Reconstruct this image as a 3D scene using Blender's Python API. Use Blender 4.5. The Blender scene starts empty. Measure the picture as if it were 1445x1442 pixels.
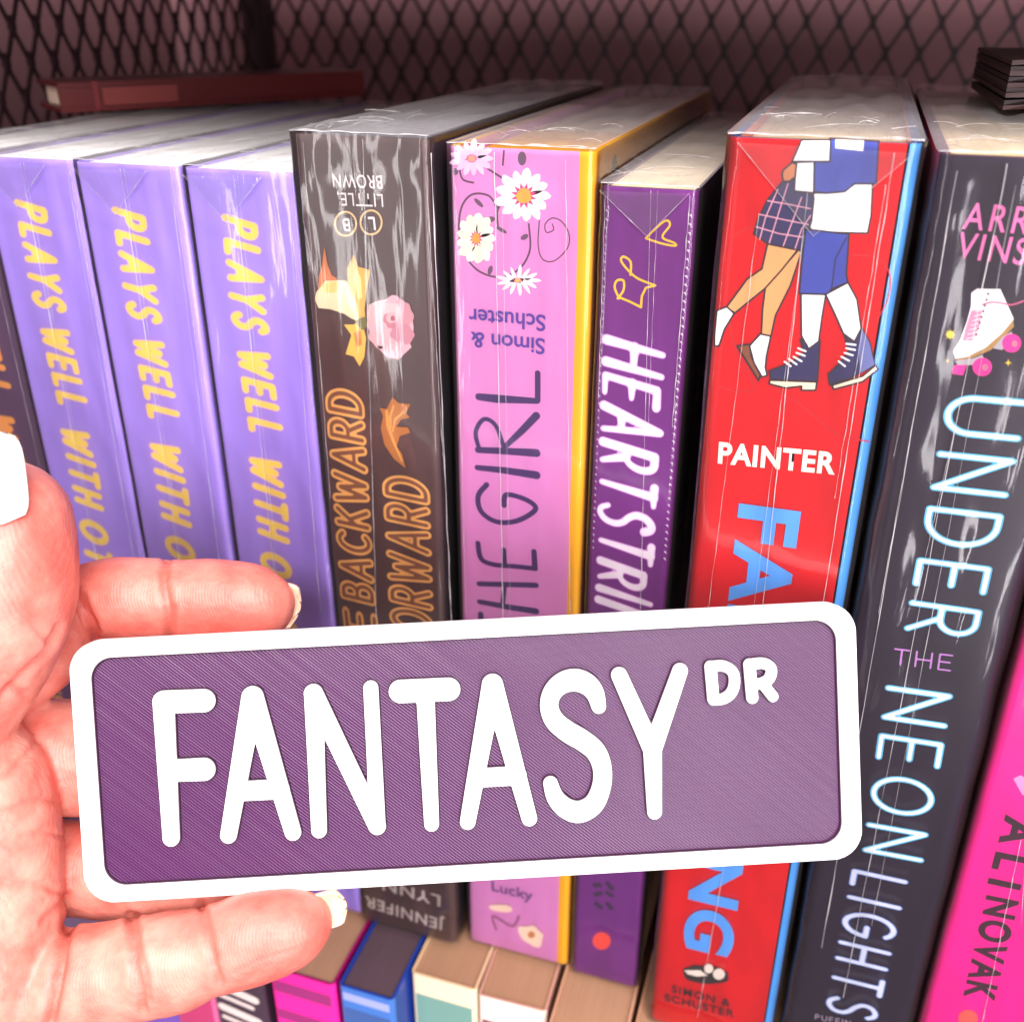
import bpy, bmesh, math, random
import numpy as np
from mathutils import Vector, Matrix, noise
S = bpy.context.scene
COL = S.collection
random.seed(7)
MM = 0.001

# ------------------------------------------------------------------ camera
FPX = 1441.0                                   # focal length in photograph pixels
TH, YW = math.radians(26.6), math.radians(18)
F = Vector((-math.sin(YW)*math.cos(TH), math.cos(YW)*math.cos(TH), -math.sin(TH)))
R = Vector((math.cos(YW), math.sin(YW), 0))
U = R.cross(F)
CP = Vector((0.0458861, -0.18766511, 0.23522025))
CAMROT = Matrix((R, U, -F)).transposed()
cam = bpy.data.cameras.new('camera'); co = bpy.data.objects.new('camera', cam); COL.objects.link(co)
co.matrix_world = Matrix.Translation(CP) @ CAMROT.to_4x4()
cam.sensor_width = 36; cam.sensor_fit = 'HORIZONTAL'; cam.lens = FPX*36/1445
cam.clip_start = 0.005; cam.clip_end = 20
cam.dof.use_dof = True; cam.dof.focus_distance = 0.192; cam.dof.aperture_fstop = 16.5
S.camera = co

# ------------------------------------------------------------------ light
w = bpy.data.worlds.new('World'); S.world = w; w.use_nodes = True
bg = w.node_tree.nodes['Background']
bg.inputs[0].default_value = (1.0, 0.86, 0.88, 1); bg.inputs[1].default_value = 0.26
def area(name, loc, target, sx, sy, power, color):
    l = bpy.data.lights.new(name, 'AREA'); l.shape = 'RECTANGLE'; l.size = sx; l.size_y = sy
    l.energy = power; l.color = color
    o = bpy.data.objects.new(name, l); COL.objects.link(o); o.location = loc
    o.rotation_euler = (Vector(target)-Vector(loc)).to_track_quat('-Z', 'Y').to_euler()
    return o
area('ceiling_lamp', (0.34, -0.78, 0.82), (0.0, 0.0, 0.12), 0.9, 0.34, 20.5, (1, 0.955, 0.94))
area('streak_strip_left', (-0.47, -0.85, 0.20), (0, 0, 0.1), 0.06, 0.8, 1.9, (1, 0.95, 0.95))  # added strip, no such lamp known; makes the streaks on the black book
area('streak_strip_right', (0.30, -0.75, 0.10), (0, 0, 0.1), 0.05, 0.9, 2.2, (1, 0.95, 0.97))  # added strip, unseen, for reflected streaks in the dark book's film
area('glare_fill_right', (0.66, -0.80, 0.16), (0, 0, 0.1), 0.34, 0.6, 5.5, (1, 0.93, 0.97))  # added light, no window there; glare on the sign's right, fill for yellow side
area('book_top_fill', (0.0, -0.34, 0.74), (0, 0.0, 0.2), 0.7, 0.16, 5.2, (1, 0.96, 0.93))  # added fill from above, brightens the front of the book tops
S.view_settings.view_transform = 'Standard'; S.view_settings.look = 'None'
S.view_settings.exposure = 0.10; S.view_settings.gamma = 1.0
S.cycles.transparent_max_bounces = 24
S.cycles.max_bounces = 8

# ------------------------------------------------------------------ helpers
def lin(c, k=1.0):
    o = []
    for v in c:
        v = v/255.0
        o.append((v/12.92 if v < .04045 else ((v+.055)/1.055)**2.4)*k)
    return tuple(o)+(1.0,)
def mat(name, rgb, rough=0.5, k=0.9, spec=0.5, vary=0.08, bump=0.0, bscale=400, metal=0.0, sss=0.0):
    m = bpy.data.materials.new(name); m.use_nodes = True
    nt = m.node_tree; b = nt.nodes['Principled BSDF']
    c = lin(rgb, k)
    b.inputs['Roughness'].default_value = rough; b.inputs['Metallic'].default_value = metal
    b.inputs['Specular IOR Level'].default_value = spec
    tc = nt.nodes.new('ShaderNodeTexCoord')
    n = nt.nodes.new('ShaderNodeTexNoise'); n.inputs['Scale'].default_value = 60; n.inputs['Detail'].default_value = 4
    nt.links.new(tc.outputs['Object'], n.inputs['Vector'])
    mx = nt.nodes.new('ShaderNodeMix'); mx.data_type = 'RGBA'
    mx.inputs[6].default_value = tuple(v*(1-vary) for v in c[:3])+(1,)
    mx.inputs[7].default_value = tuple(min(.95, v*(1+vary)) for v in c[:3])+(1,)
    nt.links.new(n.outputs['Fac'], mx.inputs[0]); nt.links.new(mx.outputs[2], b.inputs['Base Color'])
    if bump:
        n2 = nt.nodes.new('ShaderNodeTexNoise'); n2.inputs['Scale'].default_value = bscale; n2.inputs['Detail'].default_value = 3
        nt.links.new(tc.outputs['Object'], n2.inputs['Vector'])
        bp = nt.nodes.new('ShaderNodeBump'); bp.inputs['Strength'].default_value = bump; bp.inputs['Distance'].default_value = 0.0003
        nt.links.new(n2.outputs['Fac'], bp.inputs['Height']); nt.links.new(bp.outputs['Normal'], b.inputs['Normal'])
    if sss:
        b.inputs['Subsurface Weight'].default_value = sss
    return m
_mc = {}
def ink(rgb, rough=0.5):
    key = (tuple(rgb), rough)
    if key not in _mc: _mc[key] = mat('ink_%d_%d_%d' % tuple(rgb), rgb, rough, k=1.0, vary=0.05)
    return _mc[key]
def page_mat(name, rgb, k=0.8):
    m = mat(name, rgb, 0.8, k=k, spec=0.2)
    nt = m.node_tree; b = nt.nodes['Principled BSDF']
    tc = nt.nodes.new('ShaderNodeTexCoord'); mp = nt.nodes.new('ShaderNodeMapping')
    mp.inputs['Scale'].default_value = (3600, 12, 12)
    n = nt.nodes.new('ShaderNodeTexNoise'); n.inputs['Scale'].default_value = 1.0; n.inputs['Detail'].default_value = 2
    nt.links.new(tc.outputs['Object'], mp.inputs[0]); nt.links.new(mp.outputs[0], n.inputs['Vector'])
    cr = nt.nodes.new('ShaderNodeMapRange'); cr.inputs[3].default_value = 0.80; cr.inputs[4].default_value = 1.12
    nt.links.new(n.outputs['Fac'], cr.inputs[0])
    mul = nt.nodes.new('ShaderNodeVectorMath'); mul.operation = 'SCALE'
    src = b.inputs['Base Color'].links[0].from_socket
    nt.links.new(src, mul.inputs[0]); nt.links.new(cr.outputs[0], mul.inputs['Scale'])
    nt.links.new(mul.outputs[0], b.inputs['Base Color'])
    bp = nt.nodes.new('ShaderNodeBump'); bp.inputs['Strength'].default_value = 0.5; bp.inputs['Distance'].default_value = 0.0003
    nt.links.new(n.outputs['Fac'], bp.inputs['Height']); nt.links.new(bp.outputs['Normal'], b.inputs['Normal'])
    return m
def film_mat(name, haze, bumps, scale, rough=0.07, gain=1.6):
    m = bpy.data.materials.new(name); m.use_nodes = True
    nt = m.node_tree; nt.nodes.clear(); N = nt.nodes.new; L = nt.links.new
    out = N('ShaderNodeOutputMaterial'); tc = N('ShaderNodeTexCoord'); mp = N('ShaderNodeMapping'); mp.inputs['Scale'].default_value = scale
    n = N('ShaderNodeTexNoise'); n.inputs['Scale'].default_value = 1; n.inputs['Detail'].default_value = 3; n.inputs['Distortion'].default_value = 0.6
    L(tc.outputs['Object'], mp.inputs[0]); L(mp.outputs[0], n.inputs['Vector'])
    bp = N('ShaderNodeBump'); bp.inputs['Strength'].default_value = 1; bp.inputs['Distance'].default_value = bumps
    L(n.outputs['Fac'], bp.inputs['Height'])
    fr = N('ShaderNodeFresnel'); fr.inputs['IOR'].default_value = 1.45; L(bp.outputs['Normal'], fr.inputs['Normal'])
    mu = N('ShaderNodeMath'); mu.operation = 'MULTIPLY'; mu.use_clamp = True; mu.inputs[1].default_value = gain; L(fr.outputs[0], mu.inputs[0])
    tr = N('ShaderNodeBsdfTransparent'); gl = N('ShaderNodeBsdfGlossy'); gl.inputs['Roughness'].default_value = rough
    L(bp.outputs['Normal'], gl.inputs['Normal'])
    mx = N('ShaderNodeMixShader'); L(mu.outputs[0], mx.inputs[0]); L(tr.outputs[0], mx.inputs[1]); L(gl.outputs[0], mx.inputs[2])
    df = N('ShaderNodeBsdfDiffuse'); df.inputs['Color'].default_value = (.85, .82, .84, 1)
    m2 = N('ShaderNodeMixShader'); m2.inputs[0].default_value = haze
    L(mx.outputs[0], m2.inputs[1]); L(df.outputs[0], m2.inputs[2]); L(m2.outputs[0], out.inputs[0])
    return m
FILM = film_mat('shrink_film', 0.012, 0.00016, (170, 170, 22), 0.09, 1.15)
FILMTOP = film_mat('shrink_film_top', 0.15, 0.0004, (60, 20, 60), 0.16, 0.6)
CREASE = film_mat('film_crease', 0.38, 0.0003, (800, 800, 300), 0.12, 3.0)

def link(name, me, m, parent=None):
    for mm in (m if isinstance(m, (list, tuple)) else [m]): me.materials.append(mm)
    o = bpy.data.objects.new(name, me); COL.objects.link(o)
    if parent is not None: o.parent = parent
    return o
def pyd(name, v, f, m, parent=None, smooth=False, mi=None):
    me = bpy.data.meshes.new(name); me.from_pydata([tuple(p) for p in v], [], f)
    if smooth: me.polygons.foreach_set('use_smooth', [True]*len(me.polygons))
    o = link(name, me, m, parent)
    if mi is not None: me.polygons.foreach_set('material_index', mi)
    me.update()
    return o
def tag(o, label, cat, group=None):
    o['label'] = label; o['category'] = cat
    if group: o['group'] = group
    return o
def empty(name, loc, rz=0.0):
    o = bpy.data.objects.new(name, None); COL.objects.link(o); o.location = loc; o.rotation_euler = (0, 0, rz)
    o.empty_display_size = 0.01
    return o
def ray(px, py):
    return F + R*((px-722.5)/FPX) + U*((721-py)/FPX)
def campt(px, py, depth):                      # a point at a distance in front of the lens (mm), measured in the photograph
    return CP + ray(px, py)*(depth*MM)
def box(bm, x0, x1, y0, y1, z0, z1):
    vs = [bm.verts.new(p) for p in ((x0,y0,z0),(x1,y0,z0),(x1,y1,z0),(x0,y1,z0),(x0,y0,z1),(x1,y0,z1),(x1,y1,z1),(x0,y1,z1))]
    for f in ((0,3,2,1),(4,5,6,7),(0,1,5,4),(1,2,6,5),(2,3,7,6),(3,0,4,7)): bm.faces.new([vs[i] for i in f])
def bmobj(name, bm, m, parent=None, bevel=0.0, smooth=False):
    if bevel: bmesh.ops.bevel(bm, geom=bm.edges[:], offset=bevel, segments=2, affect='EDGES', clamp_overlap=True)
    me = bpy.data.meshes.new(name); bm.to_mesh(me); bm.free()
    if smooth: me.polygons.foreach_set('use_smooth', [True]*len(me.polygons))
    return link(name, me, m, parent)

# ---- 2-D shapes as distance fields, cut out by marching squares
def sdf_strokes(X, Y, strokes):
    D = np.full(X.shape, 1e9)
    for st in strokes:
        pts = st['p']; sd = np.full(X.shape, 1e9)
        for (ax, ay, ar), (bx, by, br) in zip(pts[:-1], pts[1:]):
            dx, dy = bx-ax, by-ay; L2 = dx*dx+dy*dy+1e-12
            h = np.clip(((X-ax)*dx+(Y-ay)*dy)/L2, 0, 1)
            sd = np.minimum(sd, np.hypot(X-ax-h*dx, Y-ay-h*dy)-(ar+h*(br-ar)))
        if st.get('sq') and not st.get('closed'):
            for (ex, ey, er), (qx, qy, _) in ((pts[0], pts[1]), (pts[-1], pts[-2])):
                ux, uy = ex-qx, ey-qy; l = math.hypot(ux, uy)+1e-9; ux /= l; uy /= l
                pl = (X-ex)*ux+(Y-ey)*uy
                near = np.hypot(X-ex, Y-ey) < er*1.5
                sd = np.where(near, np.maximum(sd, pl), sd)
        D = np.minimum(D, sd)
    return D
def marching(D, x0, y0, res, merge=True):
    ny, nx = D.shape; ins = D < 0
    c = ins[:-1, :-1].astype(int)+ins[:-1, 1:]+ins[1:, 1:]+ins[1:, :-1]
    V = []; Fc = []; idx = {}
    def vert(key, x, y, d):
        i = idx.get(key)
        if i is None:
            i = idx[key] = len(V); V.append((x0+x*res, y0+y*res, d))
        return i
    def corner(i, j): return vert((i, j, 0), i, j, D[j, i])
    def cross(i, j, i2, j2):
        if (i2, j2) < (i, j): i, j, i2, j2 = i2, j2, i, j
        a, b = D[j, i], D[j2, i2]; t = min(.98, max(.02, a/(a-b)))
        return vert((i, j, 1 if i2 > i else 2), i+(i2-i)*t, j+(j2-j)*t, 0.0)
    for j, i in zip(*np.nonzero((c > 0) & (c < 4))):
        i = int(i); j = int(j)
        cs = ((i, j), (i+1, j), (i+1, j+1), (i, j+1)); poly = []
        for k in range(4):
            a = cs[k]; b = cs[(k+1) % 4]; ia = ins[a[1], a[0]]; ib = ins[b[1], b[0]]
            if ia: poly.append(corner(*a))
            if ia != ib: poly.append(cross(a[0], a[1], b[0], b[1]))
        if len(poly) > 2: Fc.append(poly)
    full = c == 4
    for j in range(ny-1):
        row = np.nonzero(full[j])[0]
        if not len(row): continue
        if merge:
            br = np.nonzero(np.diff(row) > 1)[0]
            st = [row[0]]+[row[k+1] for k in br]; en = [row[k] for k in br]+[row[-1]]
            for a, b in zip(st, en):
                a = int(a); b = int(b)+1
                Fc.append([corner(a, j), corner(b, j), corner(b, j+1), corner(a, j+1)])
        else:
            for a in row:
                a = int(a); Fc.append([corner(a, j), corner(a+1, j), corner(a+1, j+1), corner(a, j+1)])
    return V, Fc
def stroke_shape(strokes, res, grow=0.0, merge=True):
    xs = [p[0] for s in strokes for p in s['p']]; ys = [p[1] for s in strokes for p in s['p']]
    rm = max(p[2] for s in strokes for p in s['p'])+abs(grow)+2*res
    x0, x1, y0, y1 = min(xs)-rm, max(xs)+rm, min(ys)-rm, max(ys)+rm
    X, Y = np.meshgrid(np.arange(x0, x1, res), np.arange(y0, y1, res))
    return marching(sdf_strokes(X, Y, strokes)-grow, x0, y0, res, merge)
def catmull(pts, n=6):
    P = [pts[0]]+list(pts)+[pts[-1]]; out = []
    for i in range(1, len(P)-2):
        for k in range(n):
            t = k/n
            out.append(tuple(0.5*((2*b)+(-a+c)*t+(2*a-5*b+4*c-d)*t*t+(-a+3*b-3*c+d)*t**3) for a, b, c, d in zip(P[i-1], P[i], P[i+1], P[i+2])))
    out.append(tuple(pts[-1])); return out
def arc(cx, cy, rx, ry, a0, a1, n=12):
    return [(cx+rx*math.cos(math.radians(a0+(a1-a0)*i/n)), cy+ry*math.sin(math.radians(a0+(a1-a0)*i/n))) for i in range(n+1)]
GL = {
 'A': (.74, [[(0,0),(.37,1),(.74,0)], [(.13,.32),(.61,.32)]]),
 'B': (.60, [[(0,0),(0,1),(.30,1)]+arc(.30,.76,.25,.24,90,-90)+[(0,.52)], [(.3,.52)]+arc(.32,.26,.28,.26,90,-90)+[(0,0)]]),
 'C': (.70, [arc(.40,.5,.40,.5,50,310,20)]),
 'D': (.68, [[(0,0),(0,1),(.22,1)]+arc(.22,.5,.46,.5,90,-90,16)+[(0,0)]]),
 'E': (.52, [[(.52,1),(0,1),(0,0),(.52,0)], [(0,.52),(.46,.52)]]),
 'F': (.52, [[(.52,1),(0,1),(0,0)], [(0,.50),(.45,.50)]]),
 'G': (.76, [arc(.42,.5,.42,.5,48,355,20)+[(.84,.46),(.48,.46)]]),
 'H': (.66, [[(0,0),(0,1)], [(.66,0),(.66,1)], [(0,.5),(.66,.5)]]),
 'I': (.02, [[(0,0),(0,1)]]),
 'J': (.40, [[(.4,1),(.4,.25)]+arc(.2,.22,.2,.22,0,-170)]),
 'K': (.60, [[(0,0),(0,1)], [(.58,1),(.03,.42)], [(.20,.60),(.62,0)]]),
 'L': (.48, [[(0,1),(0,0),(.48,0)]]),
 'M': (.84, [[(0,0),(.05,1),(.42,.2),(.79,1),(.84,0)]]),
 'N': (.68, [[(0,0),(0,1),(.68,0),(.68,1)]]),
 'O': (.84, [arc(.42,.5,.42,.5,0,360,28)]),
 'P': (.56, [[(0,0),(0,1),(.28,1)]+arc(.28,.73,.28,.27,90,-90)+[(0,.46)]]),
 'R': (.60, [[(0,0),(0,1),(.28,1)]+arc(.28,.73,.28,.27,90,-90)+[(0,.46)], [(.26,.46),(.60,0)]]),
 'S': (.58, [catmull([(.54,.86),(.42,.98),(.24,.99),(.07,.88),(.05,.70),(.22,.55),(.42,.45),(.55,.30),(.52,.11),(.33,0),(.14,.02),(0,.15)], 4)]),
 'T': (.62, [[(0,1),(.62,1)], [(.31,1),(.31,0)]]),
 'U': (.68, [[(0,1),(0,.34)]+arc(.34,.34,.34,.34,180,360,16)+[(.68,1)]]),
 'V': (.72, [[(0,1),(.36,0),(.72,1)]]),
 'W': (1.0, [[(0,1),(.26,0),(.5,.85),(.74,0),(1.0,1)]]),
 'Y': (.68, [[(0,1),(.34,.48),(.34,0)], [(.68,1),(.34,.48)]]),
 '&': (.70, [catmull([(.68,0),(.2,.68),(.2,.92),(.36,1),(.48,.88),(.44,.7),(.08,.4),(.04,.14),(.24,0),(.46,.06),(.66,.42)], 4)]),
 ',': (.05, [[(.03,.05),(-.03,-.12)]]),
 '.': (.02, [[(0,.02),(0,.03)]]),
}
_gc = {}
def glyph(ch, wd, th, sq, sl, grow, taper, res):
    key = (ch, wd, th, sq, sl, grow, taper, res)
    if key not in _gc:
        st = []
        for pl in GL[ch][1]:
            n = len(pl)
            st.append({'p': [(x*wd+y*sl, y*(1-2*th)+th, th*(1+(taper*(.5-k/max(1, n-1)) if n > 1 else 0))) for k, (x, y) in enumerate(pl)],
                       'sq': sq, 'closed': math.hypot(pl[0][0]-pl[-1][0], pl[0][1]-pl[-1][1]) < 1e-3})
        _gc[key] = stroke_shape(st, res, grow)
    return _gc[key]
LIFT = [0]
class Book:
    def __init__(s, label, x0, x1, y0, h, d, cat='book', z0=0.0, group=None, rz=0.0, name='book'):
        s.w = (x1-x0); s.h = h; s.d = d; s.rz = rz
        s.e = empty(name, ((x0+x1)/2*MM, y0*MM, z0*MM), rz); tag(s.e, label, cat, group)
        s.M = Matrix.Translation(s.e.location) @ Matrix.Rotation(rz, 4, 'Z'); s.Mi = s.M.inverted(); s.lift = 0.05
    def at(s, px, py):                          # photograph pixel -> (x, z) in mm on this spine
        o = s.Mi @ CP; d = s.Mi.to_3x3() @ ray(px, py); t = -o.y/d.y
        p = o+d*t; return (p.x/MM, p.z/MM)
    def flat(s, name, V, Fc, m):
        s.lift += 0.008
        return pyd(name, [(x*MM, -s.lift*MM, z*MM) for x, z, *_ in V], Fc, m, s.e)
    def text(s, name, txt, p0, p1, cap, m, th=.08, wd=1.0, gap=.28, sq=False, sl=0.0, grow=0.0, taper=0.0, jit=0.0, space=.45, outline=None, res=.045):
        a = Vector(s.at(*p0)); b = Vector(s.at(*p1)); d = b-a; L = d.length; d /= L; up = Vector((-d.y, d.x))
        adv = 0; pos = []
        for ch in txt:
            if ch == ' ': adv += space; continue
            pos.append((ch, adv+th)); adv += GL[ch][0]*wd+2*th+gap
        adv -= gap; k = L/adv
        rnd = random.Random(txt)
        jj = [(rnd.uniform(-1, 1)*jit, rnd.uniform(-1, 1)*jit) for _ in pos]
        lays = [(grow, m)] if outline is None else [(grow+outline[0], outline[1]), (grow, m)]
        for gi, (g, mm) in enumerate(lays):
            V = []; Fc = []
            for (ch, x), (j1, j2) in zip(pos, jj):
                gv, gf = glyph(ch, wd, th, sq, sl, g, taper, res); n = len(V)
                for (gx, gy, _) in gv:
                    q = a+d*((x+gx)*k)+up*((gy*(1+j1)+j2*.3)*cap); V.append((q.x, q.y))
                Fc += [[n+i for i in f] for f in gf]
            s.flat(name if len(lays) == 1 or gi else name+'_outline', V, Fc, mm)
    def stroke(s, name, lines, m, res=.12, sq=False, grow=0.0):  # lines: list of [(px,py,rpx)...]
        st = []
        for l in lines:
            pts = []
            for (x, y, r) in l:
                u, v = s.at(x, y); u2, _ = s.at(x+r, y); pts.append((u, v, abs(u2-u)))
            st.append({'p': pts, 'sq': sq})
        V, Fc = stroke_shape(st, res, grow)
        return s.flat(name, V, Fc, m)
    def polys(s, name, polys, m, outline=None, orr=1.3):
        V = []; Fc = []
        for pl in polys:
            n = len(V); V += [s.at(x, y) for x, y in pl]; Fc.append(list(range(n, n+len(pl))))
        s.flat(name, V, Fc, m)
        if outline: s.stroke(name+'_outline', [[(x, y, orr) for x, y in list(pl)+[pl[0]]] for pl in polys], outline, res=.09)
def cr(ox, oy, sc, pts): return [(ox+p[0]/sc, oy+p[1]/sc)+tuple(p[2:]) for p in pts]
def ell(cx, cy, rx, ry, ang=0, n=20, wob=0.0, seed=1):
    rnd = random.Random(seed); c, s_ = math.cos(math.radians(ang)), math.sin(math.radians(ang)); o = []
    for i in range(n):
        a = 2*math.pi*i/n; k = 1+rnd.uniform(-wob, wob)
        x, y = rx*k*math.cos(a), ry*k*math.sin(a); o.append((cx+x*c-y*s_, cy+x*s_+y*c))
    if wob: o = catmull(o[-1:]+o+o[:1], 3)[3:-4]
    return o

# upside-down publisher name in the built-in serif-less face, slanted
def fonttext(b, body, px, py, size, m, name, rot=180, shear=0.0):
    cu = bpy.data.curves.new(name, 'FONT'); cu.body = body; cu.size = size*MM; cu.align_x = 'CENTER'; cu.shear = shear; cu.offset = .00006
    t = bpy.data.objects.new(name, cu); COL.objects.link(t)
    me = bpy.data.meshes.new_from_object(t.evaluated_get(bpy.context.evaluated_depsgraph_get())); bpy.data.objects.remove(t)
    u, v = b.at(px, py); b.lift += .008; c, s = math.cos(math.radians(rot)), math.sin(math.radians(rot))
    for q in me.vertices: x, y = q.co.x, q.co.y; q.co = Vector((u*MM+x*c-y*s, -b.lift*MM, v*MM+x*s+y*c))
    me.materials.clear()
    return link(name, me, m, b.e)
def fontfit(b, name, body, p0, p1, cap, m, off=.0, sp=1.0):
    """words in the built-in face, laid from p0 to p1 on the spine, capitals cap mm high"""
    cu = bpy.data.curves.new(name, 'FONT'); cu.body = body; cu.size = 1.0; cu.offset = off; cu.space_character = sp
    t = bpy.data.objects.new(name, cu); COL.objects.link(t)
    me = bpy.data.meshes.new_from_object(t.evaluated_get(bpy.context.evaluated_depsgraph_get())); bpy.data.objects.remove(t)
    xs = [q.co.x for q in me.vertices]; ys = [q.co.y for q in me.vertices]; x0, x1 = min(xs), max(xs)
    cy = .70+off*2; y0 = -off
    a = Vector(b.at(*p0)); c = Vector(b.at(*p1)); d = c-a; L = d.length; d /= L; up = Vector((-d.y, d.x)); b.lift += .008
    for q in me.vertices:
        v = a+d*((q.co.x-x0)/(x1-x0)*L)+up*((q.co.y-y0)/cy*cap); q.co = Vector((v.x*MM, -b.lift*MM, v.y*MM))
    me.materials.clear()
    return link(name, me, m, b.e)
def book_body(b, front, side_l, side_r, edge_r=None, pages=None, hard=1.2, rc=1.4, top=0.4, edge_w=2.0):
    """cover: a bent sheet of board round the page block; pages: the block itself"""
    w_, d, h = b.w/2, b.d, b.h; th = 0.7 if hard < 2 else 1.6
    out = [(-w_, d), (-w_, rc)]; n = 6
    out += [(-w_+rc-rc*math.cos(math.pi/2*i/n), rc-rc*math.sin(math.pi/2*i/n)) for i in range(1, n+1)]
    nl = len(out)
    if edge_r: out.append((w_-edge_w, 0))
    out += [(w_-rc+rc*math.sin(math.pi/2*i/n), rc-rc*math.cos(math.pi/2*i/n)) for i in range(0, n+1)]
    out.append((w_, d))
    inn = [(w_-th, d), (w_-th, th), (-w_+th, th), (-w_+th, d)]
    loop = out+inn; N = len(loop)
    V = [(x*MM, y*MM, 0) for x, y in loop]+[(x*MM, y*MM, h*MM) for x, y in loop]
    Fc = []; mi = []
    mats = [front, side_l, side_r, edge_r or side_r]
    for i in range(N):
        j = (i+1) % N; Fc.append([i, j, N+j, N+i])
        if i == 0: mi.append(1)
        elif i == len(out)-2: mi.append(2)
        elif edge_r and nl <= i < len(out)-2: mi.append(3)
        elif i < len(out)-2: mi.append(0)
        else: mi.append(1)
    Fc.append([N+i for i in range(N)]); mi.append(2)
    Fc.append([N-1-i for i in range(N)]); mi.append(0)
    o = pyd('cover', V, Fc, mats, b.e, mi=mi)
    bm = bmesh.new(); g = .05
    box(bm, (-w_+th+g)*MM, (w_-th-g)*MM, (th+g)*MM, (d-hard)*MM, hard*.3*MM, (h-top)*MM)
    bmobj('page_block', bm, pages, b.e)
def wrap(b, seams=(), fold=None, rc=2.2, amp=.22, seed=0, topamp=.9, gap=.75, front_streaks=()):
    """clear film: spine, both sides and top, with fin seams and folded corners"""
    gap = max(gap, b.lift+.4); lo = -(gap-b.lift-.12)
    w_, d, h = b.w/2+gap, b.d, b.h+.5; V = []; Fc = []
    path = [(-w_, d*(1-t)) for t in (0, .3, .6, .85)]+[(-w_, 8), (-w_, 4)]
    path += [(-w_+rc-rc*math.cos(math.pi/2*i/8), -gap+rc-rc*math.sin(math.pi/2*i/8)) for i in range(9)]
    nx = max(6, int(b.w/1.6))
    path += [(-w_+rc+(2*w_-2*rc)*i/nx, -gap) for i in range(1, nx)]
    path += [(w_-rc+rc*math.sin(math.pi/2*i/8), -gap+rc-rc*math.cos(math.pi/2*i/8)) for i in range(9)]
    path += [(w_, 4), (w_, 8)]+[(w_, d*t) for t in (.15, .4, .7, 1)]
    nz = int(h/1.6); n = len(path)
    for k in range(nz+1):
        z = h*k/nz
        for (x, y) in path:
            e = noise.noise(Vector((x*.16+seed, z*.022, y*.05)))*amp*1.2+noise.noise(Vector((x*.4+seed, z*.09, seed+y*.1)))*amp*.6
            near = max(0, 1-(h-z)/22)
            e += near*noise.noise(Vector((x*.3, z*.25, seed*2.3)))*amp*1.2
            e = max(e, lo)
            sx = (1 if x > w_-rc else -1 if x < -w_+rc else 0)
            V.append(((x+sx*e*.7)*MM, (y-(e if y < rc else 0))*MM, z*MM))
    for k in range(nz):
        for i in range(n-1): Fc.append([k*n+i, k*n+i+1, (k+1)*n+i+1, (k+1)*n+i])
    o = pyd('plastic_wrap', V, Fc, FILM, b.e, smooth=True)
    V = []; Fc = []; mx_, my = max(8, int(2*w_/1.4)), int(d/2.2)
    for j in range(my+1):
        y = -gap+.3+(d+gap)*j/my
        for i in range(mx_+1):
            x = -w_+.3+(2*w_-.6)*i/mx_
            e = (noise.noise(Vector((x*.25+seed*3, y*.05, 4)))+.35*noise.noise(Vector((x*.6, y*.2, seed)))*(2.6 if y < 16 else 1.2 if y < 30 else .5))*topamp*.6
            ed = min(1, min(i, mx_-i, j)/1.5)
            V.append((x*MM, y*MM, (h+.25+max(-.25, e+.3)*ed)*MM))
    for j in range(my):
        for i in range(mx_): Fc.append([j*(mx_+1)+i, j*(mx_+1)+i+1, (j+1)*(mx_+1)+i+1, (j+1)*(mx_+1)+i])
    pyd('top_film', V, Fc, FILMTOP, b.e, smooth=True)
    # creases
    bm = bmesh.new()
    def rib(pts, r):
        prev = None
        for k, (x, y, z) in enumerate(pts):
            q = pts[min(k+1, len(pts)-1)]; p = pts[max(k-1, 0)]
            t = Vector((q[0]-p[0], q[1]-p[1], q[2]-p[2])).normalized(); s1 = t.cross(Vector((0, 1, .3))).normalized(); s2 = t.cross(s1)
            rr = r; r_ = rr*(.25+1.5*abs(noise.noise(Vector((k*.45, x*.3+seed, 1.7)))))
            ring = [bm.verts.new(((x+(s1*math.cos(a)+s2*math.sin(a)).x*r_)*MM, (y+(s1*math.cos(a)+s2*math.sin(a)).y*r_)*MM, (z+(s1*math.cos(a)+s2*math.sin(a)).z*r_)*MM)) for a in (0, 1.57, 3.14, 4.71)]
            if prev:
                for a in range(4): bm.faces.new([prev[a], prev[(a+1) % 4], ring[(a+1) % 4], ring[a]])
            prev = ring
    for (px0, py0, px1, py1, r) in seams:
        a = b.at(px0, py0); c = b.at(px1, py1); m = 40
        pts = []
        for k in range(m+1):
            t = k/m
            pts.append((a[0]+(c[0]-a[0])*t+noise.noise(Vector((k*.35, seed, px0)))*.18, -gap-.28, a[1]+(c[1]-a[1])*t))
        rib(pts, r)
    if fold:
        (ax, ay), (cx, cy), (bx, by) = [b.at(*p) for p in fold]
        for (p, q) in (((ax, ay), (cx, cy)), ((bx, by), (cx, cy))):
            rib([(p[0]+(q[0]-p[0])*k/12, -gap-.3, p[1]+(q[1]-p[1])*k/12) for k in range(13)], .09)
    rq = random.Random(seed)
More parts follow.
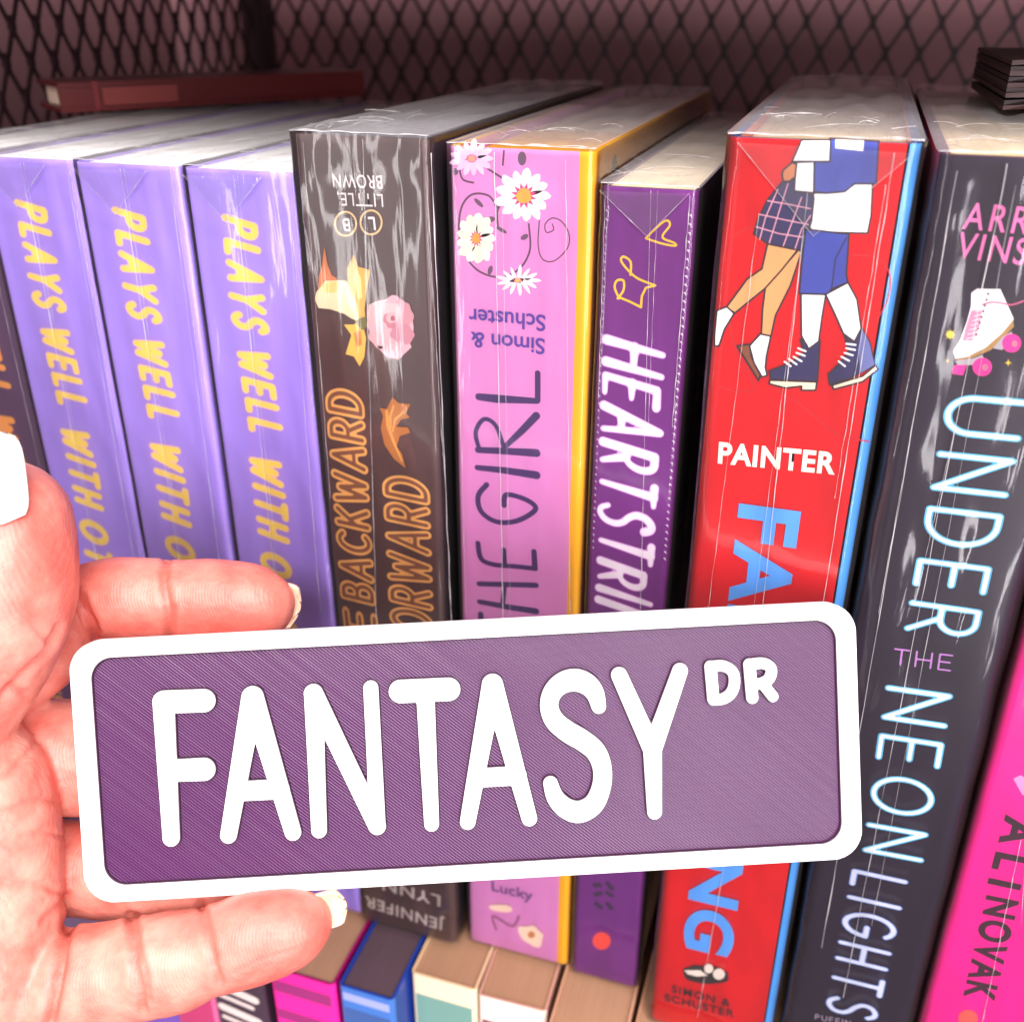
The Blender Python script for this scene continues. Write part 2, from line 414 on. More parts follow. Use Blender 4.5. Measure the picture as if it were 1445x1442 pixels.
    for q in range(11):                                            # folds and crinkles across the top
        x0_, y0_ = rq.uniform(-w_+1, w_-1), rq.uniform(.5, 34)**1.0; a_ = rq.uniform(-1.5, 1.5)+1.57; L0 = rq.uniform(4, 15); bend = rq.uniform(-.25, .25)
        pts = []
        for k in range(9):
            t = k/8*L0; x_ = x0_+math.cos(a_+bend*k/3)*t; y_ = y0_+math.sin(a_+bend*k/3)*t*.8
            if abs(x_) > w_-.5 or y_ < -gap: break
            pts.append((x_, y_, h+.55+.4*math.sin(k*.4)))
        if len(pts) > 2: rib(pts, .075)
    # top front lip, crumpled
    for s in range(2):
        rib([(-w_+.6+(2*w_-1.2)*k/24, -gap+.25+s*.5, h+.12+abs(noise.noise(Vector((k*.17, seed+s*7, 2))))*.5) for k in range(25)], .13)
    bmobj('wrap_seam', bm, CREASE, b.e, smooth=True)
    if fold:
        v = [(ax*MM, -(gap+.42)*MM, ay*MM), (cx*MM, -(gap+.42)*MM, cy*MM), (bx*MM, -(gap+.42)*MM, by*MM)]
        pyd('folded_film', v, [[0, 1, 2]], FOLD, b.e)
FOLD = film_mat('folded_film', 0.022, 0.0003, (200, 200, 120), 0.12, 1.8)

# ------------------------------------------------------------------ setting: back wall, shelf board, wire cage
def struct(o): o['kind'] = 'structure'; return o
wallm = mat('painted_wall', (148, 104, 110), 0.9, k=.8, bump=.3, bscale=300)
bm = bmesh.new(); box(bm, -0.30, 0.45, 0.285, 0.305, -0.25, 0.55); box(bm, -0.30, -0.2805, -0.25, 0.2845, -0.25, 0.55)
struct(bmobj('wall', bm, wallm))
bm = bmesh.new(); box(bm, -0.27, 0.44, -0.055, 0.275, -0.222, -0.206)
struct(bmobj('shelf_board', bm, mat('shelf_steel', (40, 28, 32), .5, bump=.2)))
struct(bmobj('unseen_upper_shelf', (lambda q: (box(q, -0.24, 0.40, -0.008, 0.228, 0.262, 0.275), q)[1])(bmesh.new()), mat('unseen_shelf_steel', (60, 40, 46), .5, bump=.2)))  # shelf above, out of view, put in to shade the backs of the books
blackm = mat('black_powder_coat', (44, 22, 28), .55, k=.8, bump=.4, bscale=900)
CX, CY = -0.2055, 0.236
cage = tag(empty('wire_cage', (CX, CY, -0.2)), 'dark expanded metal mesh cage standing behind the books', 'cage')
bm = bmesh.new(); box(bm, -.005, .005, -.005, .006, 0, .70)
bmobj('corner_post', bm, blackm, cage, bevel=.0008)
def diamond(name, origin, du, length, z0, z1, pw, ph, m, wd=.00095, tk=.0009):
    nrm = du.cross(Vector((0, 0, 1))); bm = bmesh.new()
    hh = z1-z0; n = int(length/pw)+int(hh/ph)+3
    for s in (1, -1):
        for k in range(-n, n+1):
            # line: u = k*pw + s*(z)*pw/ph
            pts = []
            za, zb = 0.0, hh
            ua, ub = k*pw, k*pw+s*hh*pw/ph
            if ua == ub: continue
            t0, t1 = 0.0, 1.0
            lo, hi = (0-ua)/(ub-ua), (length-ua)/(ub-ua)
            if lo > hi: lo, hi = hi, lo
            t0, t1 = max(t0, lo), min(t1, hi)
            if t1-t0 < .003: continue
            A = origin+du*(ua+(ub-ua)*t0)+Vector((0, 0, z0+hh*t0)); B = origin+du*(ua+(ub-ua)*t1)+Vector((0, 0, z0+hh*t1))
            d = (B-A).normalized(); sd = d.cross(nrm).normalized()*wd/2; off = nrm*(tk*.35*s)
            vs = []
            for P in (A, B):
                for (q, r) in ((-1, -1), (1, -1), (1, 1), (-1, 1)):
                    vs.append(bm.verts.new(P+sd*q+nrm*(tk/2*r)+off))
            for a in range(4): bm.faces.new([vs[a], vs[(a+1) % 4], vs[4+(a+1) % 4], vs[4+a]])
    nu = int(length/pw); nz_ = int(hh/ph*2)
    for a in range(nz_+1):
        for c in range(nu+1):
            u = (c+(.5 if a % 2 else 0))*pw; z = a*ph/2
            if u > length or z > hh: continue
            P = origin+du*u+Vector((0, 0, z0+z))
            q = [P+nrm*(-tk)+Vector((0, 0, -.0032)), P+nrm*(-tk)+du*.0012, P+nrm*(-tk)+Vector((0, 0, .0032)), P+nrm*(-tk)-du*.0012]
            q2 = [P+nrm*(tk)+Vector((0, 0, -.0032)), P+nrm*(tk)+du*.0012, P+nrm*(tk)+Vector((0, 0, .0032)), P+nrm*(tk)-du*.0012]
            v1 = [bm.verts.new(p) for p in q]; v2 = [bm.verts.new(p) for p in q2]
            bm.faces.new(v1); bm.faces.new(v2[::-1])
            for i in range(4): bm.faces.new([v1[i], v2[i], v2[(i+1) % 4], v1[(i+1) % 4]])
    o = bmobj(name, bm, m, cage); return o
diamond('wire_mesh', Vector((.0055, .004, 0)), Vector((1, 0, 0)), .62, .16, .50, .0116, .0206, blackm, .00115)
diamond('wire_mesh', Vector((0, -.0055, 0)), Vector((0, -1, 0)), .34, .16, .50, .0106, .0206, blackm, .00115)

# ------------------------------------------------------------------ lower row of books
PAG = page_mat('cream_pages', (245, 225, 200), .95); PAGD = page_mat('tan_pages', (196, 150, 118), .7)
LOW = 'books in the lower row'
def low_book(label, x0, x1, y0, h, rgb, side, z0=-204.5, pages=PAGD, rz=0, bands=(), txt=None):
    b = Book(label, x0, x1, y0, h, 128, z0=z0, group=LOW, rz=rz)
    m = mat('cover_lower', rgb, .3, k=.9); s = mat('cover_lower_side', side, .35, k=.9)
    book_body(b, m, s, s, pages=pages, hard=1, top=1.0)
    w2 = b.w/2
    for (z1, z2, c) in bands:
        b.flat('colour_band', [(-w2+1.2, h-z1), (w2-1.2, h-z1), (w2-1.2, h-z2), (-w2+1.2, h-z2)], [[0, 3, 2, 1]], ink(c))
    return b
low_book('pink lower row book under the little finger, leftmost', -112, -97.5, -24, 203, (225, 110, 160), (210, 90, 140), bands=((12, 14, (240, 170, 200)), (20, 60, (190, 60, 110))))
b = low_book('dark grey lower row book with pale lettering beside the magenta one', -96.5, -79.5, -25, 203.4, (70, 52, 66), (50, 36, 48))
for i, z in enumerate((190, 181, 172)):
    b.lift += .008
    V, Fc = stroke_shape([{'p': [(-6, z+1.2, 1.5), (5.2, z-.8, 1.5)]}, {'p': [(-6, z-3, .8), (4, z-4.5, .8)]}], .25); b.flat('spine_lettering', V, Fc, ink((222, 205, 200)))
low_book('magenta lower row book with darker bands across its spine', -77.5, -57.6, -24, 203.6, (250, 40, 160), (150, 0, 90), bands=((4.5, 9, (150, 40, 110)), (16, 20, (150, 40, 110))), pages=PAGD)
low_book('blue lower row book with pale blue band, beside magenta one', -56.6, -40.6, -23.2, 203.4, (70, 120, 200), (20, 60, 160), bands=((2, 5, (150, 160, 230)), (8, 20, (60, 90, 150))), pages=page_mat('dark_pages', (110, 86, 96), .6))
low_book('cream topped teal book in the lower row beside the blue one', -39.6, -20.8, -13.6, 203.5, (250, 224, 190), (225, 190, 150), bands=((7.5, 150, (110, 150, 140)),))
low_book('cream book in the lower row beneath the pink book', -20, -1.2, -14, 203.2, (252, 232, 220), (200, 150, 130), bands=((9, 60, (120, 60, 80)),), rz=.03)
low_book('tan lower row book beneath the purple heart book', 0.5, 20.5, -19, 203.7, (225, 185, 150), (200, 150, 120), rz=.02)
low_book('tan lower row book beneath the red skating book', 21.6, 44, -17, 203.5, (205, 160, 130), (190, 140, 110))
low_book('brown lower row book beneath the dark skate book', 45, 70, -15, 203.3, (120, 80, 80), (100, 60, 60))
low_book('plum lower row book beneath the magenta novel', 71, 100, -15, 203.5, (120, 50, 90), (100, 40, 80))
low_book('violet lower row book behind the palm of the hand', -135, -113, -20, 203.5, (130, 90, 190), (110, 80, 170))
low_book('grey lower row book far left beneath the purple novels', -160, -136, -20, 203.5, (110, 90, 120), (110, 80, 120))

# ------------------------------------------------------------------ purple novels
UP = 'upright books on the top row'
PUR = mat('purple_cover', (168, 140, 232), .38, k=.98, vary=.05, bump=.15, bscale=200)
WHP = page_mat('white_pages', (255, 252, 250), 1.12)
YEL = ink((255, 218, 92)); YEO = ink((250, 200, 170))
pb = Book('purple novel with yellow title, nearest the black flame book', -86.2, -60.4, 0, 204.3, 142, group='copies of the purple novel with yellow title')
book_body(pb, PUR, PUR, PUR, pages=WHP, top=.5)
for wd_, p0, p1 in (('PLAYS', (313, 303), (328, 461)), ('WELL', (334, 489), (353, 608)), ('WITH', (352, 638), (364, 752)), ('OTHERS', (366, 774), (388, 962))):
    pb.text('spine_title', wd_, p0, p1, 8.5, YEL, th=.078, wd=.60, gap=.17, sl=.16, jit=.05, outline=(.035, YEO), res=.05)
pb.text('author_name', 'NOVEL', (395, 1010), (400, 1090), 4, YEL, th=.08)
wrap(pb, seams=[(333, 246, 410, 1000, .09), (339, 246, 400, 860, .05), (262, 300, 345, 900, .05), (408, 260, 455, 860, .06)], fold=[(262, 246), (322, 312), (372, 250)], seed=3)
def copy_tree(o, label=None, loc=None, rz=None, mats=None):
    c = o.copy(); COL.objects.link(c)
    if label: c['label'] = label
    if loc: c.location = loc
    if rz is not None: c.rotation_euler = (0, 0, rz)
    for ch in [x for x in bpy.data.objects if x.parent == o and x is not c]:
        k = ch.copy(); COL.objects.link(k); k.parent = c
    return c
copy_tree(pb.e, 'purple novel with yellow title, second from the black flame book', (-.1003, 0, 0))
copy_tree(pb.e, 'purple novel with yellow title, its spine half behind the thumb', (-.1268, .001, 0), rz=.012)
dk4 = copy_tree(pb.e, 'purple novel with shade painted into its colours, cut by the left edge of the photo', (-.1518, .0035, 0), rz=.05)
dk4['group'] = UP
PUR_SHADE = mat('shaded_purple_cover', (84, 52, 92), .38, k=.9); YEL_SHADE = ink((230, 150, 70))  # same purple novel, its shade painted into cover and title colours
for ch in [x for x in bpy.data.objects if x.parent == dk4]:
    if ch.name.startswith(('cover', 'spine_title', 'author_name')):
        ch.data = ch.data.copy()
        for q in range(len(ch.data.materials)): ch.data.materials[q] = PUR_SHADE if ch.name.startswith('cover') else YEL_SHADE

# ------------------------------------------------------------------ black flame book
b = Book('black book with gold outlined title, roses and flames on the spine', -59.2, -31.2, -1.5, 212, 140, group=UP)
BLK = mat('dark_brown_cover', (84, 58, 58), .3, k=.8, vary=.25)
book_body(b, BLK, BLK, mat('black_side', (42, 26, 32), .35), pages=page_mat('grey_pages', (170, 165, 175), .6), top=.6)
GOLD = ink((236, 170, 92)); DKB = ink((128, 78, 52))
b.text('spine_title', 'BACKWARD', (528, 852), (510, 557), 8.2, DKB, th=.05, wd=.62, gap=.16, outline=(.07, GOLD), res=.04, sl=.05)
b.text('spine_title', 'THE', (541, 985), (530, 870), 8.2, DKB, th=.05, wd=.62, gap=.16, outline=(.07, GOLD), res=.04, sl=.05)
b.text('spine_title', 'FORWARD', (611, 925), (603, 681), 10.2, DKB, th=.045, wd=.62, gap=.16, outline=(.062, GOLD), res=.04, sl=.05)
WHT = ink((240, 228, 230))
fontfit(b, 'publisher_name', 'LITTLE,', (540, 274), (476, 272), 2.5, WHT, .004, 1.1)
fontfit(b, 'publisher_name', 'BROWN', (539, 248), (469, 246), 2.5, WHT, .004, 1.1)
RG = ink((226, 190, 140))
for (cx, cy) in ((524, 314), (488, 316)):
    b.stroke('logo_ring', [[(x, y, 1.3) for x, y in ell(cx, cy, 15, 17, 0, 25)+[(cx+15, cy)]]], RG)
b.text('logo_letter', 'L', (529, 306), (519, 306), 2.6, WHT, th=.09, wd=1)
b.text('logo_letter', 'B', (493, 308), (483, 308), 2.6, WHT, th=.09, wd=1)
o4 = lambda pts: cr(400, 60, 3.004, pts)
b.polys('flame_art', [o4([(148,1075),(152,990),(165,950),(175,868),(188,940),(205,985),(228,1000),(215,1050)])], ink((214, 120, 66)))
b.polys('flame_art', [o4([(140,1060),(180,1010),(260,1008),(310,1050),(330,1120),(325,1185),(290,1170),(260,1150),(200,1130),(150,1125),(135,1090)])], ink((236, 214, 176)))
b.polys('flame_art', [o4([(160,1030),(200,1010),(240,1020),(220,1060),(170,1060)])], ink((250, 200, 120)))
b.polys('flame_art', [o4([(275,1010),(270,960),(300,900),(318,950),(370,965),(352,1060),(345,1130),(350,1180),(322,1190),(310,1100),(285,1050)])], ink((236, 176, 90)))
b.polys('flame_art', [o4([(300,1000),(310,960),(330,1000),(335,1080),(320,1090)])], ink((252, 226, 150)))
b.polys('flower_art', [o4([(330,1170),(352,1250),(345,1330),(325,1372),(300,1330),(265,1320),(290,1240),(258,1195),(300,1195)])], ink((240, 188, 84)))
b.polys('flower_art', [o4([(300,1230),(330,1220),(335,1280),(310,1290)])], ink((205, 130, 50)))
b.polys('leaf_art', [o4([(300,1180),(345,1160),(360,1200),(335,1220)])], ink((110, 110, 60)))
b.polys('rose_art', [o4(ell(455, 1190, 98, 112, 10, 26, .09, 5)), o4([(400,1240),(520,1240),(545,1290),(490,1342),(440,1335),(400,1290)])], ink((236, 178, 190)))
for k, (cx, cy, rx, ry, a, c) in enumerate(((410,1150,52,60,20,(246,200,206)), (500,1150,50,62,-20,(228,164,176)), (430,1240,62,44,-10,(244,196,204)), (505,1235,52,46,30,(222,152,168)),
      (455,1150,44,50,0,(250,214,216)), (462,1175,36,34,20,(214,140,156)), (462,1165,24,24,0,(244,196,200)), (470,1290,50,24,-8,(240,190,198)), (466,1168,10,12,0,(190,110,128)))):
    b.polys('rose_art', [o4(ell(cx, cy, rx, ry, a, 18, .1, k))], ink(tuple(int(v*.9) for v in c)))
b.polys('gold_leaf_art', [cr(400, 480, 3.004, [(410,285),(440,290),(465,240),(490,265),(540,270),(520,310),(540,325),(500,335),(480,365),(530,368),(540,390),(495,405),(482,450),(505,480),(520,540),(470,500),(430,440),(415,370),(425,320)])], ink((190, 116, 50)))
b.stroke('gold_leaf_art', [cr(400, 480, 3.004, [(440,300,2),(445,360,2.5),(470,430,2),(505,510,1)]), cr(400, 480, 3.004, [(470,275,1),(455,320,1.6),(458,370,1)]), cr(400, 480, 3.004, [(515,300,1),(475,335,1.6),(465,385,1)])], ink((232, 164, 84)))
GRY = ink((205, 186, 180))
fontfit(b, 'author_name', 'JENNIFER', (628, 1297), (516, 1262), 4.4, GRY, .015, 1.1)
fontfit(b, 'author_name', 'LYNN', (622, 1262), (540, 1238), 4.4, GRY, .015, 1.1)
wrap(b, seams=[(516, 196, 535, 900, .07), (612, 215, 640, 880, .14), (606, 260, 628, 640, .06), (432, 200, 470, 700, .06)], seed=11, amp=.30, topamp=1.6, gap=1.0)

# ------------------------------------------------------------------ pink daisy book
b = Book('pink book with daisies and dark handwritten title on the spine', -28.0, 0.4, 1, 210.6, 146, group=UP)
PNK = mat('pink_cover', (234, 146, 212), .36, k=.82, vary=.05); YLW = mat('yellow_cover', (246, 176, 6), .3, k=.9)
book_body(b, PNK, PNK, YLW, edge_r=YLW, pages=page_mat('pink_book_pages', (246, 222, 190), .95), hard=2.5, top=2.5, rc=1.6, edge_w=2.9)
IND = ink((58, 26, 92)); c6 = lambda p: cr(400, 480, 3.004, p)
b.stroke('spine_title', [c6([(828,240,4),(900,248,5),(1075,258,3.2)]), c6([(1078,256,3),(1078,140,3)]),
  c6([(825,465,3.5),(940,470,4),(1072,478,5)]), [p+(2.2,) for p in catmull(c6([(830,460),(815,390),(850,335),(900,362),(935,455)]))], c6([(935,455,2.4),(1010,385,4),(1072,320,4.5)]),
  c6([(822,540,3),(940,552,4),(1072,572,5)]),
  [p+(2.8,) for p in catmull(c6([(862,612),(826,660),(838,725),(900,768),(980,768),(1050,735),(1068,705),(1020,672),(945,655),(935,700)]))],
  [p+(2.8,) for p in catmull(c6([(825,860),(838,925),(890,950),(980,958),(1068,968)]))], c6([(1066,965,3.2),(1062,895,3)]), c6([(938,955,2.6),(934,888,2.6)]),
  c6([(830,1032,3),(1070,1038,3.4)]), c6([(832,1108,3),(950,1130,3.6),(1070,1148,4)]), c6([(938,1036,2.4),(928,1128,2.6)]),
  c6([(835,1190,3),(1060,1200,4)]), c6([(836,1160,3),(838,1235,3)])], IND, res=.1, grow=.14)
DG = ink((92, 58, 84)); c1 = lambda p: cr(400, 60, 3.004, p)
def vine(pts, r=1.3, m=DG): return [p+(r,) for p in catmull(c1(pts))]
b.stroke('vine_art', [vine([(905,700),(870,650),(800,645),(755,700),(745,800),(770,900),(830,970),(920,995),(1000,960),(1045,880),(1040,770)]),
   vine([(905,690),(910,780),(930,800)]), vine([(905,720),(940,650),(1010,600)]), vine([(745,530),(760,580),(805,595)]), vine([(865,535),(920,570),(945,585)]), vine([(935,460),(930,520)]),
   vine([(1085,755),(1080,860),(1100,920),(1150,925),(1205,870),(1210,810),(1180,760),(1140,745),(1110,770),(1115,805),(1145,795),(1140,770)], .8)], DG, res=.09)
for k, (cx, cy, rx, ry, a) in enumerate(((828,680,26,9,45),(880,750,18,12,-10),(925,795,26,8,30),(1022,825,18,11,-30),(877,965,10,20,15),(730,548,12,14,0),(1012,492,18,30,0))):
    b.polys('leaf_art', [c1(ell(cx, cy, rx, ry, a, 12))], ink((98, 72, 96)))
rn = random.Random(4)
def daisy(cx, cy, r, rc_, cc, pc=(236, 224, 232), n=13, sx=1, sy=1, rot=0):
    V = []
    for i in range(n):
        a = rot+360*i/n; rr = r*rn.uniform(.88, 1.06); x = cx+math.cos(math.radians(a))*rr*.58*sx; y = cy+math.sin(math.radians(a))*rr*.58*sy
        V.append((x, y, rr, a))
    for par, tint in ((0, pc), (1, tuple(max(0, v-10) for v in pc))):
        b.polys('daisy_art', [c1(ell(x, y, rr*.46*sx, rr*.2*sy, a, 12, .08, i)) for i, (x, y, rr, a) in enumerate(V) if i % 2 == par], ink(tint))
    b.polys('daisy_art', [c1([(cx+math.cos(math.radians(k*15))*rc_*(1.55 if k % 2 else .9)*sx, cy+math.sin(math.radians(k*15))*rc_*(1.55 if k % 2 else .9)*sy) for k in range(24)])], ink((224, 50, 120)))
    b.polys('daisy_art', [c1(ell(cx, cy, rc_*sx*.9, rc_*sy*.9, 0, 14, .08))], ink(cc))
daisy(1020, 650, 118, 36, (240, 160, 60)); daisy(818, 830, 112, 24, (214, 150, 60), (238, 230, 212), sx=.78)
daisy(800, 492, 98, 20, (240, 150, 120), (236, 196, 226), sx=.9, sy=.72); daisy(995, 1008, 92, 14, (236, 180, 70), sy=.5)
fonttext(b, 'Simon &', 717, 473, 4.6, ink((78, 50, 150)), 'publisher_name'); fonttext(b, 'Schuster', 716, 440, 4.6, ink((78, 50, 150)), 'publisher_name')
fonttext(b, 'Lucky', 722, 1262, 5, ink((110, 60, 130)), 'author_name', rot=0)
c3 = lambda p: cr(580, 1202, 4.816, p)
b.polys('daisy_art', [c3(ell(820, 560, 95, 60, 35, 14, .15)), c3(ell(615, 375, 80, 26, 5, 12, .1))], ink((244, 214, 190)))
b.polys('daisy_art', [c3(ell(820, 555, 26, 24, 0, 10))], ink((196, 128, 70)))
b.stroke('vine_art', [[p+(1.4,) for p in catmull(c3([(735,430),(690,500),(560,430),(580,520)]))]], ink((150, 80, 120)))
bm = bmesh.new(); box(bm, (-b.w/2+3)*MM, (b.w/2-2)*MM, 2.2*MM, 44*MM, (b.h-2.4)*MM, (b.h-1.6)*MM); bmobj('jacket_flap', bm, YLW, b.e)
# yellow side board carries a few printed petals
for k, (yy, zz, rr, cc) in enumerate(((14, 176, 6, (250, 240, 250)), (12, 168, 5, (226, 60, 140)), (10, 118, 4, (240, 160, 200)), (9, 98, 4, (226, 60, 140)), (16, 205, 2.5, (60, 60, 50)))):
    pyd('side_art', [((b.w/2+.03+k*.01)*MM, (yy+rr*math.cos(a*.6))*MM, (zz+rr*1.3*math.sin(a*.6))*MM) for a in range(10)], [list(range(10))], ink(cc), b.e)
wrap(b, seams=[(700, 214, 712, 870, .14), (710, 214, 722, 870, .05), (800, 225, 806, 860, .08), (642, 230, 660, 860, .06)], seed=23, topamp=1.2, amp=.12)

# ------------------------------------------------------------------ purple heart book
b = Book('slim purple book with white brush title and yellow heart doodle', 2.1, 19.6, 0, 205, 132, group=UP)
HPU = mat('violet_cover', (124, 40, 136), .28, k=.8, vary=.1)
book_body(b, HPU, HPU, mat('navy_side', (36, 18, 60), .35), pages=page_mat('heart_pages', (250, 228, 196), 1.0), top=.5)
b.text('spine_title', 'HEARTSTRINGS', (853, 474), (838, 950), 11.6, ink((252, 236, 246)), th=.048, wd=.48, gap=.11, sl=.16, jit=.1, taper=.6, outline=(.018, ink((222, 160, 226))), res=.035)
c2 = lambda p: cr(800, 60, 3.004, p); YD = ink((238, 190, 50))
b.stroke('doodle', [[p+(1.5,) for p in catmull(c2([(335,830),(375,790),(420,755),(437,775),(405,825),(455,850),(458,862),(400,852),(335,830)]))],
  [p+(1.6,) for p in catmull(c2([(375,1030),(300,1000),(255,960),(230,925),(240,908),(270,930),(270,985)]))],
  c2([(375,1030,1.6),(335,1040,1.6),(318,1075,1.6),(314,1122,1.8),(270,1100,1.6),(222,1080,1.6)]),
  [p+(1.6,) for p in catmull(c2([(222,1085),(203,1040),(212,1010),(240,1010),(240,1050),(215,1085)]))]], YD, res=.08)
c4 = lambda p: cr(800, 1142, 4.516, p)
b.polys('publisher_dot', [c4(ell(222, 835, 58, 56, 0, 18))], ink((236, 70, 60)))
b.stroke('author_name', [c4([(180,480,4),(210,480,4)]), c4([(260,470,4),(285,500,4)]), c4([(185,540,4),(215,530,4)]), c4([(260,530,4),(285,545,4)]), c4([(190,600,4),(215,620,4)]), c4([(260,600,4),(280,625,4)])], ink((60, 20, 70)))
wrap(b, seams=[(920, 268, 905, 860, .07), (930, 268, 916, 600, .05), (975, 275, 950, 600, .10), (856, 275, 846, 560, .06)], fold=[(848, 268), (914, 332), (974, 272)], seed=31, topamp=1.3)
bm = bmesh.new()                                                   # perforated tear strip of the wrap
for k in range(46):
    for u, s in ((b.w/2-1.0, 1), (-b.w/2+1.2, .7)):
        z = 201-k*1.55; o_ = Vector((u, -1.12, z))
        vs = [bm.verts.new((o_+Vector(q)*s)*MM) for q in ((-.25, 0, 0), (.45, -.12, -.55), (.25, -.1, .1))]; bm.faces.new(vs)
bmobj('tear_strip', bm, CREASE, b.e)

# ------------------------------------------------------------------ red skating book
b = Book('wide red book with a couple in ice skates and blue title', 25.0, 54.9, -8, 215, 148, group=UP)
REDM = mat('red_cover', (232, 0, 20), .28, k=.78, vary=.04); BLU = mat('blue_board', (70, 150, 226), .3, k=.9)
book_body(b, REDM, REDM, mat('deep_blue_side', (24, 60, 120), .35), edge_r=BLU, pages=page_mat('red_book_pages', (230, 205, 170), .9), hard=2.5, top=2.0, rc=2.2, edge_w=1.8)
k2 = lambda p: cr(860, 100, 3.134, p)
OUT = ink((44, 20, 34)); BL = ink((52, 66, 160)); NV = ink((38, 30, 84)); WH = ink((255, 252, 252)); TAN = ink((226, 164, 104)); DR = ink((190, 8, 24))
b.stroke('swirl_art', [[p+(1.0,) for p in catmull(k2([(525,800),(545,740),(590,705),(650,685)]))], [p+(1.0,) for p in catmull(k2([(1060,815),(1180,825),(1240,900),(1235,1000),(1180,1110)]))],
  [p+(1.0,) for p in catmull(k2([(470,1395),(560,1412),(640,1400),(560,1230),(530,1100)]))], [p+(1.0,) for p in catmull(k2([(720,1400),(850,1480),(1000,1600),(1150,1640)]))]], DR)
b.polys('figure_art', [k2([(975,300),(1192,312),(1190,335),(1180,500),(1085,500),(1040,535),(960,542),(905,535),(905,400),(975,395)])], BL, OUT)
b.polys('figure_art', [k2([(850,306),(978,306),(975,402),(808,402)])], WH, OUT)
b.polys('figure_art', [k2([(1000,304),(1125,310),(1122,356),(1000,342)])], WH)
b.polys('figure_art', [k2([(905,540),(960,542),(1040,535),(1085,500),(1164,500),(1157,640),(1142,718),(900,712),(866,665)])], WH, OUT)
b.polys('skirt_art', [k2([(765,490),(820,480),(905,560),(895,660),(855,792),(800,790),(700,765),(638,720),(660,650),(700,570)])], NV, OUT)
b.stroke('plaid_art', [k2([(745,525,.9),(690,650,.9),(665,745,.9)]), k2([(790,500,.9),(745,640,.9),(705,768,.9)]), k2([(850,560,.9),(800,690,.9),(765,785,.9)]), k2([(890,640,.9),(850,700,.9),(820,790,.9)]),
   k2([(700,575,.9),(800,592,.9),(890,610,.9)]), k2([(665,635,.9),(780,660,.9),(880,680,.9)]), k2([(650,690,.9),(750,720,.9),(850,735,.9)])], ink((214, 150, 170)), res=.08)
b.polys('figure_art', [k2([(825,405),(906,402),(904,540),(818,532)])], WH, OUT)
b.polys('hand_art', [k2([(768,440),(808,406),(828,412),(822,470),(795,490),(770,488),(764,462)])], ink((196, 122, 78)), OUT)
b.polys('shorts_art', [k2([(868,700),(1060,722),(1048,900),(1055,935),(980,965),(975,990),(840,985),(850,860)])], BL, OUT)
b.stroke('shorts_art', [k2([(1050,735,1.1),(1000,830,1.1),(983,960,1.1)])], NV)
b.polys('leg_art', [k2([(838,790),(850,800),(800,950),(735,1080),(715,1172),(672,1170),(678,1050),(690,960),(760,880)])], TAN, OUT)
b.polys('leg_art', [k2([(700,765),(832,792),(762,880),(690,960),(555,1070),(518,1045),(610,920),(675,875)])], TAN, OUT)
b.polys('blade_art', [k2([(565,1215),(620,1208),(628,1262),(668,1345),(660,1368)])], ink((130, 70, 40)), OUT)
b.polys('sock_art', [k2([(475,1060),(520,1042),(552,1072),(510,1140),(485,1215),(465,1215),(465,1170)]), k2([(668,1162),(714,1172),(695,1260),(690,1310),(698,1345),(675,1352),(640,1290),(620,1215)])], WH, OUT)
b.polys('leg_art', [k2([(848,985),(957,988),(940,1090),(925,1200),(880,1228),(850,1170)]), k2([(957,988),(1055,935),(1095,1010),(1115,1150),(1085,1197),(1035,1160),(1000,1080)])], WH, OUT)
b.polys('skate_boot_art', [k2([(845,1185),(870,1205),(882,1228),(932,1190),(920,1372),(715,1362),(708,1325),(800,1290),(860,1250)]),
   k2([(1040,1168),(1080,1202),(1115,1135),(1152,1200),(1172,1300),(1080,1350),(975,1387),(968,1340),(1010,1300),(1060,1240)])], NV, OUT)
b.polys('skate_boot_art', [k2([(1118,1140),(1150,1200),(1172,1298),(1110,1335),(1100,1230)])], ink((104, 110, 165)))
b.polys('blade_art', [k2([(710,1366),(918,1374),(912,1410),(850,1410),(850,1392),(780,1400),(708,1382)]), k2([(985,1388),(1120,1348),(1178,1300),(1188,1318),(1120,1372),(992,1406)])], ink((250, 226, 196)), OUT)
b.stroke('lace_art', [k2([(835,1225,1.4),(868,1238,1.4)]), k2([(828,1245,1.4),(864,1258,1.4)]), k2([(815,1262,1.4),(850,1282,1.4)]), k2([(795,1272,1.4),(828,1296,1.4)]), k2([(775,1284,1.4),(802,1304,1.4)]),
   k2([(1048,1205,1.4),(1088,1210,1.4)]), k2([(1048,1225,1.4),(1086,1232,1.4)]), k2([(1040,1245,1.4),(1076,1256,1.4)]), k2([(1026,1262,1.4),(1060,1280,1.4)]), k2([(1014,1282,1.4),(1042,1304,1.4)])], WH, res=.09)
fontfit(b, 'author_name', 'PAINTER', (1013, 653), (1178, 669), 4.5, ink((255, 240, 226)), .035, 1.08)
LB = ink((84, 158, 232))
fontfit(b, 'spine_title', 'FAK', (1043, 709), (1019, 925), 11.8, LB, .035, 1.1)
fontfit(b, 'spine_title', 'NG', (978, 1203), (964, 1334), 11.8, LB, .035, 1.08)
b.polys('publisher_logo', [c4(ell(885, 1045, 150, 58, 5, 18, .06))], ink((40, 26, 26)))
b.polys('publisher_logo', [c4(ell(970, 1040, 38, 36, 0, 14)), c4(ell(905, 1005, 30, 30, 0, 12)), c4([(750,1015),(850,1015),(900,1050),(830,1055),(770,1040)])], ink((238, 222, 210)))
fontfit(b, 'publisher_name', 'SIMON &', (948, 1398), (1030, 1419), 2.6, ink((66, 10, 16)), .015, 1.15)
